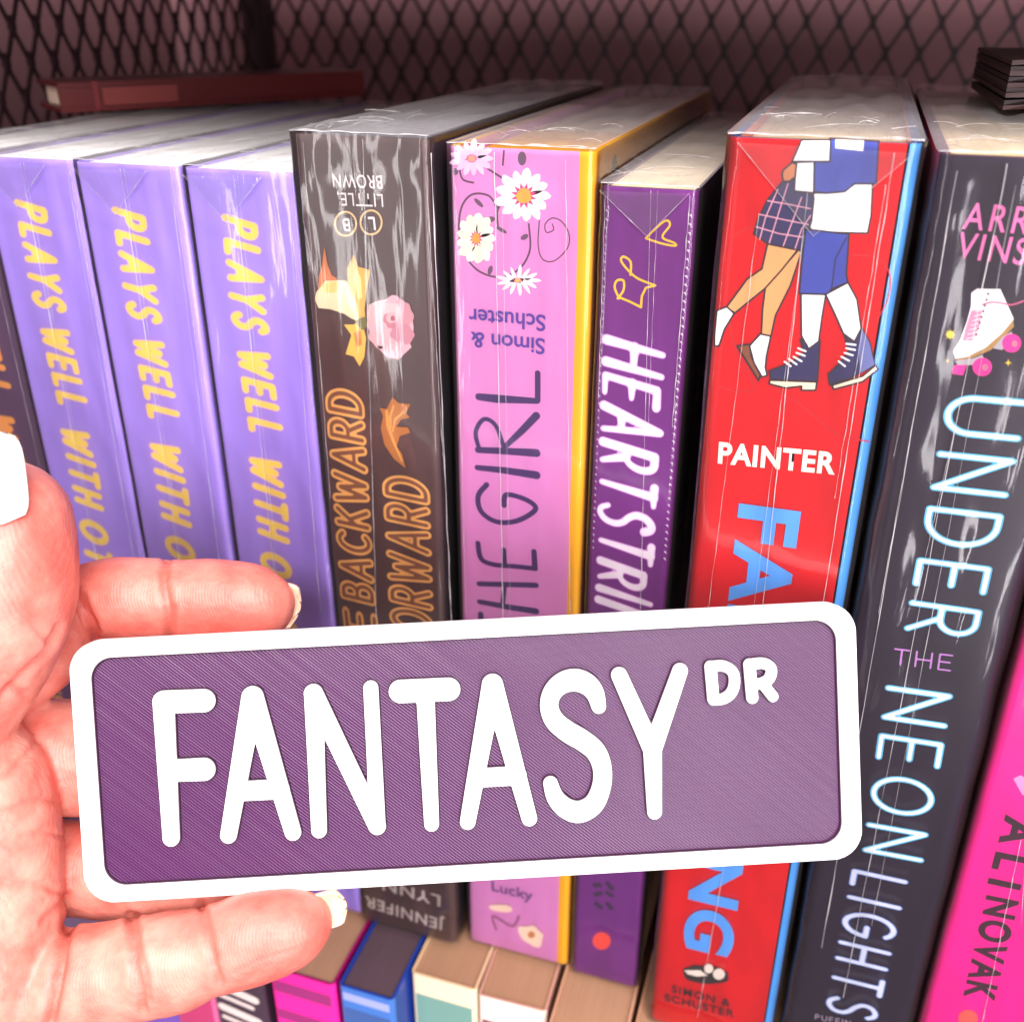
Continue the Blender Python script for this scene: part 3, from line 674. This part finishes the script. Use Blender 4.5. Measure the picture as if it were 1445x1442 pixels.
fontfit(b, 'publisher_name', 'SCHUSTER', (938, 1410), (1036, 1434), 2.6, ink((66, 10, 16)), .015, 1.1)
wrap(b, seams=[(1147, 205, 1075, 870, .10), (1135, 330, 1062, 870, .05), (1262, 215, 1160, 860, .10), (1250, 260, 1178, 700, .06), (1072, 300, 1000, 860, .05), (1085, 860, 985, 1430, .10)],
     fold=[(1042, 200), (1148, 332), (1290, 215)], seed=41, amp=.3, topamp=1.4, rc=2.6)

# ------------------------------------------------------------------ dark roller-skate book
b = Book('dark plum book with a white roller skate and glowing title', 57.8, 84.6, -8, 213.6, 142, group=UP)
DK = mat('dark_plum_cover', (40, 20, 50), .25, k=.65, vary=.3)
book_body(b, DK, mat('maroon_side', (200, 36, 84), .35), mat('plum_side', (90, 40, 84), .35), pages=page_mat('dark_book_pages', (246, 218, 176), 1.0), hard=2, top=.8, rc=2.0)
PK = ink((236, 112, 176))
fontfit(b, 'author_name', 'ARRIEL', (1357, 323), (1520, 337), 4.2, PK, .006, 1.25)
fontfit(b, 'author_name', 'VINSON', (1347, 364), (1520, 382), 4.2, PK, .006, 1.15)
GLW = (.024, ink((90, 190, 230)))
NW = ink((240, 250, 255))
b.text('spine_title', 'UNDER', (1339, 556), (1277, 888), 12.4, NW, th=.034, wd=.82, gap=.30, outline=GLW, res=.03)
b.text('spine_title', 'THE', (1259, 937), (1342, 947), 3.8, ink((196, 130, 206)), th=.05, wd=1.2, gap=.3)
b.text('spine_title', 'NEON', (1251, 967), (1218, 1200), 12.0, NW, th=.034, wd=.82, gap=.30, outline=GLW, res=.03)
b.text('spine_title', 'LIGHTS', (1203, 1225), (1165, 1424), 11.4, ink((222, 226, 250)), th=.045, wd=.75, gap=.3, outline=(.02, ink((120, 150, 220))), res=.035)
b.text('publisher_name', 'PUFFIN', (1150, 1437), (1200, 1447), 1.9, ink((170, 150, 170)), th=.07, wd=.9)
k4 = lambda p: cr(1285, 180, 3.794, p)
b.polys('skate_art', [k4([(325,885),(355,862),(480,865),(505,920),(550,1020),(548,1060),(480,1130),(400,1190),(300,1238),(240,1235),(228,1195),(262,1140),(300,1040),(322,960)])], ink((250, 240, 244)))
b.polys('skate_art', [k4([(548,1030),(553,1065),(430,1190),(330,1232),(260,1246),(236,1236),(300,1228),(400,1178),(490,1100)])], ink((170, 130, 70)))
b.polys('skate_art', [k4([(325,980),(380,975),(372,1050),(335,1140),(278,1140),(292,1080)])], ink((226, 140, 172)))
b.stroke('lace_art', [k4([(300+i*8, 1130-i*24, 1.0), (352+i*6, 1118-i*24, 1.0)]) for i in range(7)], ink((250, 214, 226)))
b.stroke('lace_art', [[p+(1.2,) for p in catmull(k4([(385,948),(430,935),(480,938),(540,948),(610,925)]))]], ink((206, 90, 130)))
b.polys('eyelet_art', [k4(ell(415-i*9, 890+i*31, 7, 7, 0, 8)) for i in range(8)], ink((110, 80, 92)))
b.polys('plate_art', [k4([(440,1180),(490,1120),(540,1090),(545,1110),(490,1190)]), k4([(240,1245),(330,1235),(380,1215),(400,1240),(330,1270),(250,1270)])], ink((170, 165, 172)))
b.polys('wheel_art', [k4(ell(540, 1153, 52, 50, 0, 18)), k4(ell(383, 1280, 52, 50, 0, 18)), k4([(222,1290),(240,1268),(300,1272),(280,1325),(225,1318)])], ink((246, 40, 150)))
b.polys('wheel_art', [k4(ell(556, 1156, 16, 18, 0, 10)), k4(ell(398, 1282, 16, 18, 0, 10))], ink((190, 120, 140)))
def star(cx, cy, r, n=4, k=.3): return k4([(cx+math.cos(math.pi*i/n)*r*(1 if i % 2 == 0 else k), cy+math.sin(math.pi*i/n)*r*(1 if i % 2 == 0 else k)) for i in range(2*n)])
b.polys('star_art', [star(212, 1107, 30, 8, .5), star(522, 1258, 20), star(197, 1248, 12)], ink((246, 206, 60)))
wrap(b, seams=[(1420, 230, 1190, 1400, .10), (1432, 260, 1230, 1300, .06), (1350, 240, 1160, 1330, .10), (1335, 330, 1240, 860, .07), (1356, 560, 1290, 850, .05)], seed=53, amp=.38, topamp=1.6, rc=3.2, gap=1.1)

# ------------------------------------------------------------------ magenta book
b = Book('bright magenta book with black lettering at the right edge', 86.6, 112, -10, 198, 140, group=UP)
MG = mat('magenta_cover', (248, 10, 150), .3, k=.92, vary=.04)
book_body(b, MG, MG, MG, pages=PAG)
NB = ink((44, 4, 30))
fontfit(b, 'author_name', 'ALI', (1419, 1148), (1393, 1246), 6.4, NB, .035, 1.5)
fontfit(b, 'author_name', 'NOVAK', (1392, 1262), (1359, 1405), 6.4, NB, .035, 1.2)
b.polys('spine_motif', [[(1430, 1098), (1440, 1093), (1452, 1100), (1452, 1126), (1442, 1120)]], ink((255, 150, 200)))
b.polys('spine_motif', [ell(1366, 1436, 14, 12)], ink((255, 90, 80)))
wrap(b, seams=[(1440, 1180, 1385, 1440, .07), (1500, 400, 1440, 1300, .05)], seed=61, amp=.3)
# a further novel behind the frame's right edge
b = Book('plum spined book standing beyond the magenta one', 113.5, 140, -8, 210, 140, group=UP)
book_body(b, mat('plum_cover', (110, 40, 90), .35), PUR, PUR, pages=PAG)

# ------------------------------------------------------------------ things lying behind and on top
def lying(label, pxa, pya, xa, pxb, pyb, z, th, depth, rgb, name='book', pages=PAG):
    r1 = ray(pxa, pya); t = (z-CP.z)/r1.z; A = CP+r1*t
    if xa is not None: t = (xa-CP.x)/r1.x; A = CP+r1*t; A.z = z
    r2 = ray(pxb, pyb); B = CP+r2*((z-CP.z)/r2.z)
    d = B-A; L = d.length; e = empty(name, A, math.atan2(d.y, d.x)); tag(e, label, 'book')
    m = mat('lying_cover', rgb, .4, k=.8)
    bm = bmesh.new(); box(bm, 0, L, 0, depth, 0, .0012); box(bm, 0, L, 0, depth, th-.0012, th); box(bm, 0, L, 0, .0012, .0013, th-.0013)
    bmobj('cover', bm, m, e)
    bm = bmesh.new(); box(bm, .002, L-.002, .0013, depth-.002, .0014, th-.0014); bmobj('page_block', bm, pages, e)
    return e, L
e, L = lying('slim red notebook lying across the back of the purple novels', 88, 160, None, 515, 136, .2062, .0078, .024, (96, 14, 16), 'notebook')
bm = bmesh.new(); box(bm, .012, .034, -.0004, -.0001, .0015, .0062); bmobj('spine_label', bm, ink((120, 42, 38)), e)
bm = bmesh.new(); box(bm, .0095, .0108, -.0004, -.0001, .0005, .0080); bmobj('spine_stripe', bm, ink((110, 20, 24)), e)
# dark paperback lying on the roller-skate book, page edges towards the viewer
e = tag(empty('paper_stack', (.1055, .050, .2155), .03), 'stack of dark rippled papers lying on the dark roller skate book', 'paper stack')
dkp = [mat('dark_paper', (66, 40, 42), .6), mat('brown_paper', (36, 20, 24), .6)]
sm = []
for k in range(9):
    V = []; n = 16
    for i in range(n+1):
        for j in (0, 1):
            z = k*.00105+noise.noise(Vector((i*.35, k*.6, j*2)))*.0007
            V += [(-.034+i*.0046, j*.06+noise.noise(Vector((i*.5, k, 0)))*.0012, z), (-.034+i*.0046, j*.06, z+.00085)]
    Fc = []
    for i in range(n):
        a = i*4; Fc += [[a, a+4, a+5, a+1], [a+1, a+5, a+7, a+3], [a+2, a+3, a+7, a+6]]
    Fc += [[0, 1, 3, 2], [n*4, n*4+2, n*4+3, n*4+1]]
    pyd('sheet', V, Fc, dkp[k % 2], e)

# ------------------------------------------------------------------ the sign
SA = (0.03038786, 0.05009562, 0.04899822); SW, SH, SD = 144.4, 48.4, 188.0
ca, sa, cb, sb, cg, sg = math.cos(SA[0]), math.sin(SA[0]), math.cos(SA[1]), math.sin(SA[1]), math.cos(SA[2]), math.sin(SA[2])
SM = Matrix(((ca, 0, sa), (0, 1, 0), (-sa, 0, ca))) @ Matrix(((1, 0, 0), (0, cb, -sb), (0, sb, cb))) @ Matrix(((cg, -sg, 0), (sg, cg, 0), (0, 0, 1)))
sign = empty('street_sign', (0, 0, 0))
tag(sign, 'small purple and white plastic street sign reading FANTASY DR, held in a hand', 'sign')
sign.matrix_world = Matrix.Translation(CP+R*(-.00736)+U*(-.04452)+F*.188) @ (CAMROT @ SM).to_4x4()
SMi = sign.matrix_world.inverted()
def sat(px, py):
    o = SMi @ CP; d = SMi.to_3x3() @ ray(px, py); p = o+d*(-o.z/d.z); return p.x/MM, p.y/MM
PDK = mat('deep_purple_plastic', (58, 24, 52), .5, k=.8)
WPL = mat('white_plastic', (250, 250, 250), .42, k=.93, vary=.01, bump=.05, bscale=500)
PPL = mat('purple_plastic', (84, 32, 86), .33, k=.82, spec=.75, vary=.06)
def relief(name, D, x0, y0, res, top, bottom, rnd, m, parent):
    V, Fc = marching(D, x0, y0, res, merge=False)
    VV = []
    for x, y, d in V:
        e_ = max(0.0, min(rnd, rnd+d)); VV.append((x*MM, y*MM, (top-(rnd-math.sqrt(max(0, rnd*rnd-e_*e_))))*MM))
    cnt = {}
    for f in Fc:
        for a, c in zip(f, f[1:]+f[:1]): cnt[(a, c)] = 1
    n = len(VV); low = {}
    for (a, c) in list(cnt):
        if (c, a) not in cnt:
            for q in (a, c):
                if q not in low: low[q] = len(VV); VV.append((VV[q][0], VV[q][1], bottom*MM))
            Fc.append([c, a, low[a], low[c]])
    return pyd(name, VV, Fc, m, parent, smooth=True)
def rbox(X, Y, hw, hh, r): 
    qx = np.abs(X)-hw+r; qy = np.abs(Y)-hh+r
    return np.hypot(np.maximum(qx, 0), np.maximum(qy, 0))+np.minimum(np.maximum(qx, qy), 0)-r
res = .3
X, Y = np.meshgrid(np.arange(-73.5, 73.5, res), np.arange(-25.5, 25.5, res))
# the ring's inner window, measured
ix0, _ = sat(121.5, 1040); 
D = np.maximum(rbox(X, Y, SW/2, SH/2, 5.6), -rbox(X+.0, Y-.0, SW/2-3.75, SH/2-3.1, 4.0))
relief('frame', D, -73.5, -25.5, res, 0.0, -2.95, .45, WPL, sign)
relief('inner_edge', np.maximum(rbox(X, Y, SW/2-2.5, SH/2-2.2, 4.4), -rbox(X, Y, SW/2-3.95, SH/2-3.28, 3.9)), -73.5, -25.5, res, -.55, -1.9, .1, PDK, sign)
D = rbox(X, Y, SW/2-.6, SH/2-.6, 5.0)
relief('back_plate', -np.abs(D)*0+D, -73.5, -25.5, res*1.0, -2.0, -3.0, .1, WPL, sign)
# ribbed panel: every printed line is a low ridge
bm = bmesh.new(); ang = math.radians(-41); dx, dy = math.cos(ang), math.sin(ang); nx_, ny_ = -dy, dx; pitch = .47
hw, hh = SW/2-3.3, SH/2-2.7; zt = -1.25
kmax = int((hw*abs(nx_)+hh*abs(ny_))/pitch)+1
rr_ = random.Random(3)
for k in range(-kmax, kmax+1):
    c = k*pitch; px_, py_ = nx_*c, ny_*c; lo, hi = -1e9, 1e9
    for p, d, h_ in ((px_, dx, hw), (py_, dy, hh)):
        a, e_ = (-h_-p)/d, (h_-p)/d
        if a > e_: a, e_ = e_, a
        lo, hi = max(lo, a), min(hi, e_)
    if hi-lo < .3: continue
    hgt = .10+rr_.uniform(-.008, .008); off = rr_.uniform(-.008, .008); prof = ((-.5, -.35), (-.33, 0), (0, hgt*.22), (.33, off*.6), (.5, -.35))
    nseg = max(1, int((hi-lo)/8)); rows = []
    for q in range(nseg+1):
        t = lo+(hi-lo)*q/nseg; w_ = rr_.uniform(-.003, .003)
        rows.append([bm.verts.new(((px_+dx*t+nx_*(o_*pitch+w_))*MM, (py_+dy*t+ny_*(o_*pitch+w_))*MM, (zt+z_)*MM)) for o_, z_ in prof])
    for a, c_ in zip(rows[:-1], rows[1:]):
        for i in range(4): bm.faces.new([a[i], c_[i], c_[i+1], a[i+1]])
o = bmobj('ribbed_panel', bm, PPL, sign)
LET = [
 [[(230,991,15),(241,1183,11.8)], [(231,991,16.2),(287,989,16.2)], [(238,1088,15.5),(287,1086,16.2)]],
 [[(356,984,15.5),(322,1179,11.6)], [(356,984,15.5),(413,1175,11.6)], [(338,1117,14),(394,1114,14)]],
 [[(442,979,13.2),(450,1172,11)], [(442,979,13.5),(532,1166,12.5)], [(523,971,10.5),(533,1167,11)]],
 [[(565,976,16.5),(633,973,16.5)], [(600,978,13),(609,1163,10.6)]],
 [[(695,966,15),(660,1160,11.2)], [(695,966,15),(747,1155,11.2)], [(676,1098,13.5),(730,1095,13.5)]],
 [catmull([(845,997,10.5),(840,979,13),(829,966,15),(812,960,16),(794,964,15),(780,977,13.5),(775,996,13),(782,1016,14),(800,1032,15),(822,1045,15),(841,1061,14.5),(850,1084,13.5),(849,1110,13.5),(838,1135,14.5),(818,1146,15.5),(799,1141,14.5),(784,1126,12.5),(777,1106,10.5)], 5)],
 [[(874,953,11.6),(921,1058,13.5)], [(960,947,11.2),(921,1058,13.5)], [(921,1056,13.5),(924,1146,10.6)]],
 [[(1003,941,8.6),(1007,987,8.6)], catmull([(1003,941,8),(1021,940,8),(1034,948,8),(1037,962,8),(1033,977,8),(1022,986,8),(1007,988,8)], 4)],
 [[(1058,938,8.6),(1062,985,8.6)], catmull([(1058,938,8),(1076,936,8),(1087,941,8),(1089,950,8),(1084,960,8),(1073,965,8),(1061,966,8)], 4), [(1077,965,8),(1091,983,8)]],
]
S0 = 1/7.66
for L_ in LET:
    st = [{'p': [sat(x, y)+(r*S0,) for x, y, r in l]} for l in L_]
    xs = [p[0] for s in st for p in s['p']]; ys = [p[1] for s in st for p in s['p']]; r_ = .17
    x0, x1, y0, y1 = min(xs)-2.8, max(xs)+2.8, min(ys)-2.8, max(ys)+2.8
    Xg, Yg = np.meshgrid(np.arange(x0, x1, r_), np.arange(y0, y1, r_))
    Dl = sdf_strokes(Xg, Yg, st)
    lo_ = relief('letter', Dl, x0, y0, r_, .15, -.45, .3, WPL, sign)
    relief('letter_base', Dl-.16, x0, y0, r_, -.5, -1.6, .1, PDK, lo_)

# ------------------------------------------------------------------ the hand
prims = []
def chain(pts, closed=False):
    P = catmull(pts, 10)
    for (x, y, d, r) in P: prims.append((campt(x, y, d), r*d/FPX*MM))
# px, py, distance (mm), radius in photograph pixels
chain([(-60,1010,196,78),(0,965,200,62),(55,915,203,64),(95,870,205,60),(140,846,205.5,57),(185,846,205.5,60),(240,846,205.5,57),(300,848,205.5,60),(345,850,205,57),(366,852,205,50)])            # index
chain([(-60,1090,200,80),(20,1066,204,78),(90,1068,207,82),(180,1070,208,78),(290,1072,208,70)])      # middle
chain([(-40,1220,199,80),(40,1222,205,68),(110,1225,208,66),(200,1236,207,62),(290,1246,206,56),(325,1248,205,46)])     # ring
chain([(-40,1440,194,105),(40,1405,193,84),(110,1384,191,74),(150,1376,190,72),(192,1366,189.5,68),(240,1358,188.5,70),(292,1343,188,62),(350,1325,187.5,65),(400,1312,187.5,58),(424,1304,187.5,46)])     # little finger
chain([(8,740,184,92),(12,775,184,92),(4,830,184,100),(-25,890,184,108),(-80,960,186,120),(-160,1060,188,140),(-230,1180,190,160)])                     # thumb
chain([(-95,1060,190,95),(-60,1085,191,100),(-22,1130,191,95),(-18,1200,191,100),(-15,1265,191,98),(-25,1330,190,105),(-60,1420,190,130),(-110,1520,190,150)])    # palm edge
chain([(-160,1100,192,130),(-170,1250,190,160),(-180,1400,190,170),(-230,1560,186,180)])
chain([(-260,1300,188,170),(-330,1600,180,190),(-450,1850,165,200),(-600,2100,150,200)])
V = []; Fc = []
bm = bmesh.new(); bmesh.ops.create_icosphere(bm, subdivisions=3, radius=1.0)
sv = np.array([v.co[:] for v in bm.verts]); sf = [[v.index for v in f.verts] for f in bm.faces]; bm.free()
nv = len(sv); AV = np.zeros((nv*len(prims), 3)); 
for k, (c, r) in enumerate(prims):
    AV[k*nv:(k+1)*nv] = sv*r+np.array(c); Fc += [[k*nv+i for i in f] for f in sf]
me = bpy.data.meshes.new('tmp'); me.from_pydata(AV.tolist(), [], Fc)
to = bpy.data.objects.new('tmp', me); COL.objects.link(to)
rm = to.modifiers.new('r', 'REMESH'); rm.mode = 'VOXEL'; rm.voxel_size = .00055
sm_ = to.modifiers.new('s', 'SMOOTH'); sm_.factor = .5; sm_.iterations = 14
hm = bpy.data.meshes.new_from_object(to.evaluated_get(bpy.context.evaluated_depsgraph_get()))
bpy.data.objects.remove(to); bpy.data.meshes.remove(me)
n = len(hm.vertices); P = np.empty(n*3); hm.vertices.foreach_get('co', P); P = P.reshape(-1, 3)
NR = np.empty(n*3); hm.vertices.foreach_get('normal', NR); NR = NR.reshape(-1, 3)
cpn, Rn, Un, Fn = (np.array(v) for v in (CP, R, U, F))
rel = P-cpn; zz = rel@Fn; PX = 722.5+FPX*(rel@Rn)/zz; PY = 721-FPX*(rel@Un)/zz; DEP = zz*1000
facing = (NR*(cpn-P)/np.linalg.norm(cpn-P, axis=1)[:, None]).sum(1) > -.1
CR = [ # polyline px, width px, depth mm, min/max distance of the surface
 ([(236,782),(232,820),(238,860),(240,905)], 5, .75, 190, 206), ([(228,800),(226,850)], 3, .25, 190, 206), ([(246,855),(248,900)], 3, .3, 190, 206),
 ([(105,832),(118,860),(130,880),(136,905)], 6, .9, 190, 210), ([(100,850),(120,900),(124,915)], 5, .5, 190, 210), ([(118,838),(128,865),(140,890)], 3, .4, 190, 210),
 ([(184,1290),(190,1330),(192,1362),(200,1400),(202,1425)], 5, .8, 170, 200), ([(194,1290),(199,1340),(207,1372),(212,1410)], 3.5, .5, 170, 200), ([(178,1300),(183,1345),(188,1390)], 3, .3, 170, 200),
 ([(284,1275),(290,1310),(298,1345),(310,1385)], 5, .7, 170, 200), ([(293,1285),(300,1320),(306,1350)], 3, .35, 170, 200),
 ([(98,1305),(88,1340),(80,1390),(70,1445)], 7, 1.5, 160, 200),
 ([(-20,995),(0,982),(30,952),(62,922),(82,885)], 5, .6, 160, 200),
 ([(-10,1242),(20,1246),(60,1248),(88,1262)], 4, .35, 160, 200), ([(-10,1102),(15,1090),(40,1062),(50,1045)], 4, .3, 160, 200),
 ([(-10,1150),(30,1138),(60,1126),(80,1132)], 4, .3, 160, 200), ([(-5,1000),(14,970),(34,978)], 5, .5, 160, 205),
 ([(45,880),(58,895),(70,906)], 4, .3, 160, 195), ([(30,1180),(60,1172),(88,1180)], 3, .2, 160, 200), ([(60,1300),(85,1275),(96,1262)], 4, .4, 160, 205),
 ([(330,1372),(370,1352),(420,1338)], 2.2, .14, 170, 200), ([(370,1318),(400,1318),(425,1314)], 2, .12, 170, 200),
]
red = np.zeros(n); disp = np.zeros(n)
for line, wpx, dep, dmin, dmax in CR:
    D = np.full(n, 1e9)
    for (ax, ay), (bx, by) in zip(line[:-1], line[1:]):
        ddx, ddy = bx-ax, by-ay; h = np.clip(((PX-ax)*ddx+(PY-ay)*ddy)/(ddx*ddx+ddy*ddy), 0, 1)
        D = np.minimum(D, np.hypot(PX-ax-h*ddx, PY-ay-h*ddy))
    ok = facing & (DEP > dmin) & (DEP < dmax)
    disp -= np.where(ok, dep*np.exp(-(D/wpx)**2), 0); disp += np.where(ok, dep*.25*np.exp(-((D-2.4*wpx)/(1.5*wpx))**2), 0)
    red += np.where(ok, min(1, dep)*np.exp(-(D/(wpx*1.8))**2), 0)
for i in range(n):
    p = P[i]*1000; disp[i] += .22*noise.noise(Vector((p[0]*.16, p[1]*.16, p[2]*.16)))+.06*noise.noise(Vector((p[0]*.6, p[1]*.6, p[2]*.6)))
P2 = P+NR*(disp*MM)[:, None]
org = np.array(campt(-100, 1250, 190)); hm.vertices.foreach_set('co', (P2-org).ravel())
tip = np.exp(-(np.hypot(PX-330, PY-860)/90)**2)*.7+np.exp(-(np.hypot(PX-380, PY-1330)/90)**2)*.6+np.exp(-(np.hypot(PX-70, PY-780)/80)**2)*.7+np.exp(-(np.hypot(PX-165, PY-860)/60)**2)*.3
ca_ = hm.color_attributes.new('flush', 'FLOAT_COLOR', 'POINT'); arr = np.zeros((n, 4)); arr[:, 0] = np.clip(red, 0, 1); arr[:, 1] = np.clip(tip, 0, 1); arr[:, 3] = 1
ca_.data.foreach_set('color', arr.ravel()); hm.polygons.foreach_set('use_smooth', [True]*len(hm.polygons))
skin = bpy.data.materials.new('skin'); skin.use_nodes = True; nt = skin.node_tree; B = nt.nodes['Principled BSDF']; N = nt.nodes.new; Lk = nt.links.new
tc = N('ShaderNodeTexCoord'); no = N('ShaderNodeTexNoise'); no.inputs['Scale'].default_value = 150; no.inputs['Detail'].default_value = 5; Lk(tc.outputs['Object'], no.inputs['Vector'])
rp = N('ShaderNodeValToRGB'); rp.color_ramp.elements[0].position = .32; rp.color_ramp.elements[1].position = .68
rp.color_ramp.elements[0].color = lin((240, 124, 110), .74); rp.color_ramp.elements[1].color = lin((251, 168, 150), .76); Lk(no.outputs['Fac'], rp.inputs[0])
at = N('ShaderNodeVertexColor'); at.layer_name = 'flush'; sp = N('ShaderNodeSeparateColor'); Lk(at.outputs[0], sp.inputs[0])
m1 = N('ShaderNodeMix'); m1.data_type = 'RGBA'; Lk(sp.outputs[1], m1.inputs[0]); Lk(rp.outputs[0], m1.inputs[6]); m1.inputs[7].default_value = lin((242, 96, 84), .72)
sc = N('ShaderNodeMath'); sc.operation = 'MULTIPLY'; sc.inputs[1].default_value = .55; Lk(sp.outputs[0], sc.inputs[0])
m2 = N('ShaderNodeMix'); m2.data_type = 'RGBA'; Lk(sc.outputs[0], m2.inputs[0]); Lk(m1.outputs[2], m2.inputs[6]); m2.inputs[7].default_value = lin((196, 62, 50), .85)
Lk(m2.outputs[2], B.inputs['Base Color']); B.inputs['Specular IOR Level'].default_value = .5; B.inputs['Roughness'].default_value = .47; B.inputs['Subsurface Weight'].default_value = .15
B.inputs['Subsurface Radius'].default_value = (1, .35, .2); B.inputs['Subsurface Scale'].default_value = .002
wv = N('ShaderNodeTexWave'); wv.inputs['Scale'].default_value = 620; wv.inputs['Distortion'].default_value = 5; wv.inputs['Detail'].default_value = 1.5; wv.inputs['Detail Scale'].default_value = .3
mp = N('ShaderNodeMapping'); mp.inputs['Rotation'].default_value = (.3, .4, .2); Lk(tc.outputs['Object'], mp.inputs[0]); Lk(mp.outputs[0], wv.inputs['Vector'])
vo = N('ShaderNodeTexNoise'); vo.inputs['Scale'].default_value = 700; vo.inputs['Detail'].default_value = 6; Lk(tc.outputs['Object'], vo.inputs['Vector'])
b1 = N('ShaderNodeBump'); b1.inputs['Strength'].default_value = .2; b1.inputs['Distance'].default_value = .00012; Lk(wv.outputs[1], b1.inputs['Height'])
b2 = N('ShaderNodeBump'); b2.inputs['Strength'].default_value = .8; b2.inputs['Distance'].default_value = .00022; Lk(vo.outputs['Fac'], b2.inputs['Height']); Lk(b1.outputs[0], b2.inputs['Normal']); Lk(b2.outputs[0], B.inputs['Normal'])
hm.materials.clear(); hm.name = 'hand'
hand = link('hand', hm, skin); hand.location = org
tag(hand, 'open left hand gripping the purple sign from its left side', 'hand')
def nail(cx, cy, dep, lx, ly, hw, hl, bend, nrm_off, m, ang=0):
    """curved plate; lx,ly = direction the nail points in the photograph"""
    c = campt(cx, cy, dep); T = (R*lx-U*ly).normalized(); Sd = F.cross(T).normalized(); T = (T+F*nrm_off).normalized(); Nn = Sd.cross(T).normalized()
    if Nn.dot(F) < 0: Nn = -Nn
    V = []; Fc = []; n = 14
    for i in range(n+1):
        for j in range(n+1):
            u = -1+2*i/n; v = -1+2*j/n
            k = math.sqrt(max(0, 1-abs(v)**4)) if True else 1
            kk = (1-abs(u)**5)**.2 if abs(u) < 1 else 0
            x = u*hl*(1-.12*v*v*(u > 0)); y = v*hw*max(.35, kk)
            z = -bend*(y/hw)**2-.1*hl*max(0, u)**2
            V.append(c+T*(x*MM)+Sd*(y*MM)+Nn*(z*MM*(-1)*-1))
    for i in range(n):
        for j in range(n): a = i*(n+1)+j; Fc.append([a, a+1, a+n+2, a+n+1])
    me = bpy.data.meshes.new('fingernail'); me.from_pydata([p-Vector(org) for p in V], [], Fc); me.polygons.foreach_set('use_smooth', [True]*len(me.polygons))
    o = link('fingernail', me, m, hand); s = o.modifiers.new('s', 'SOLIDIFY'); s.thickness = .0006; s.offset = 0
    return o
NC = mat('nail_cream', (250, 204, 172), .25, k=.78, vary=.03, sss=.1); NWh = mat('nail_white', (250, 244, 240), .15, k=.8, vary=.01)
nail(390, 851, 207.5, 1, .22, 4.6, 5.0, 1.6, .15, NC)
nail(452, 1284, 189.5, 1, -.25, 3.4, 5.0, 1.2, .15, NC)
nail(-22, 672, 172.5, -.12, -1, 6.0, 8.4, -2.2, .0, NWh)
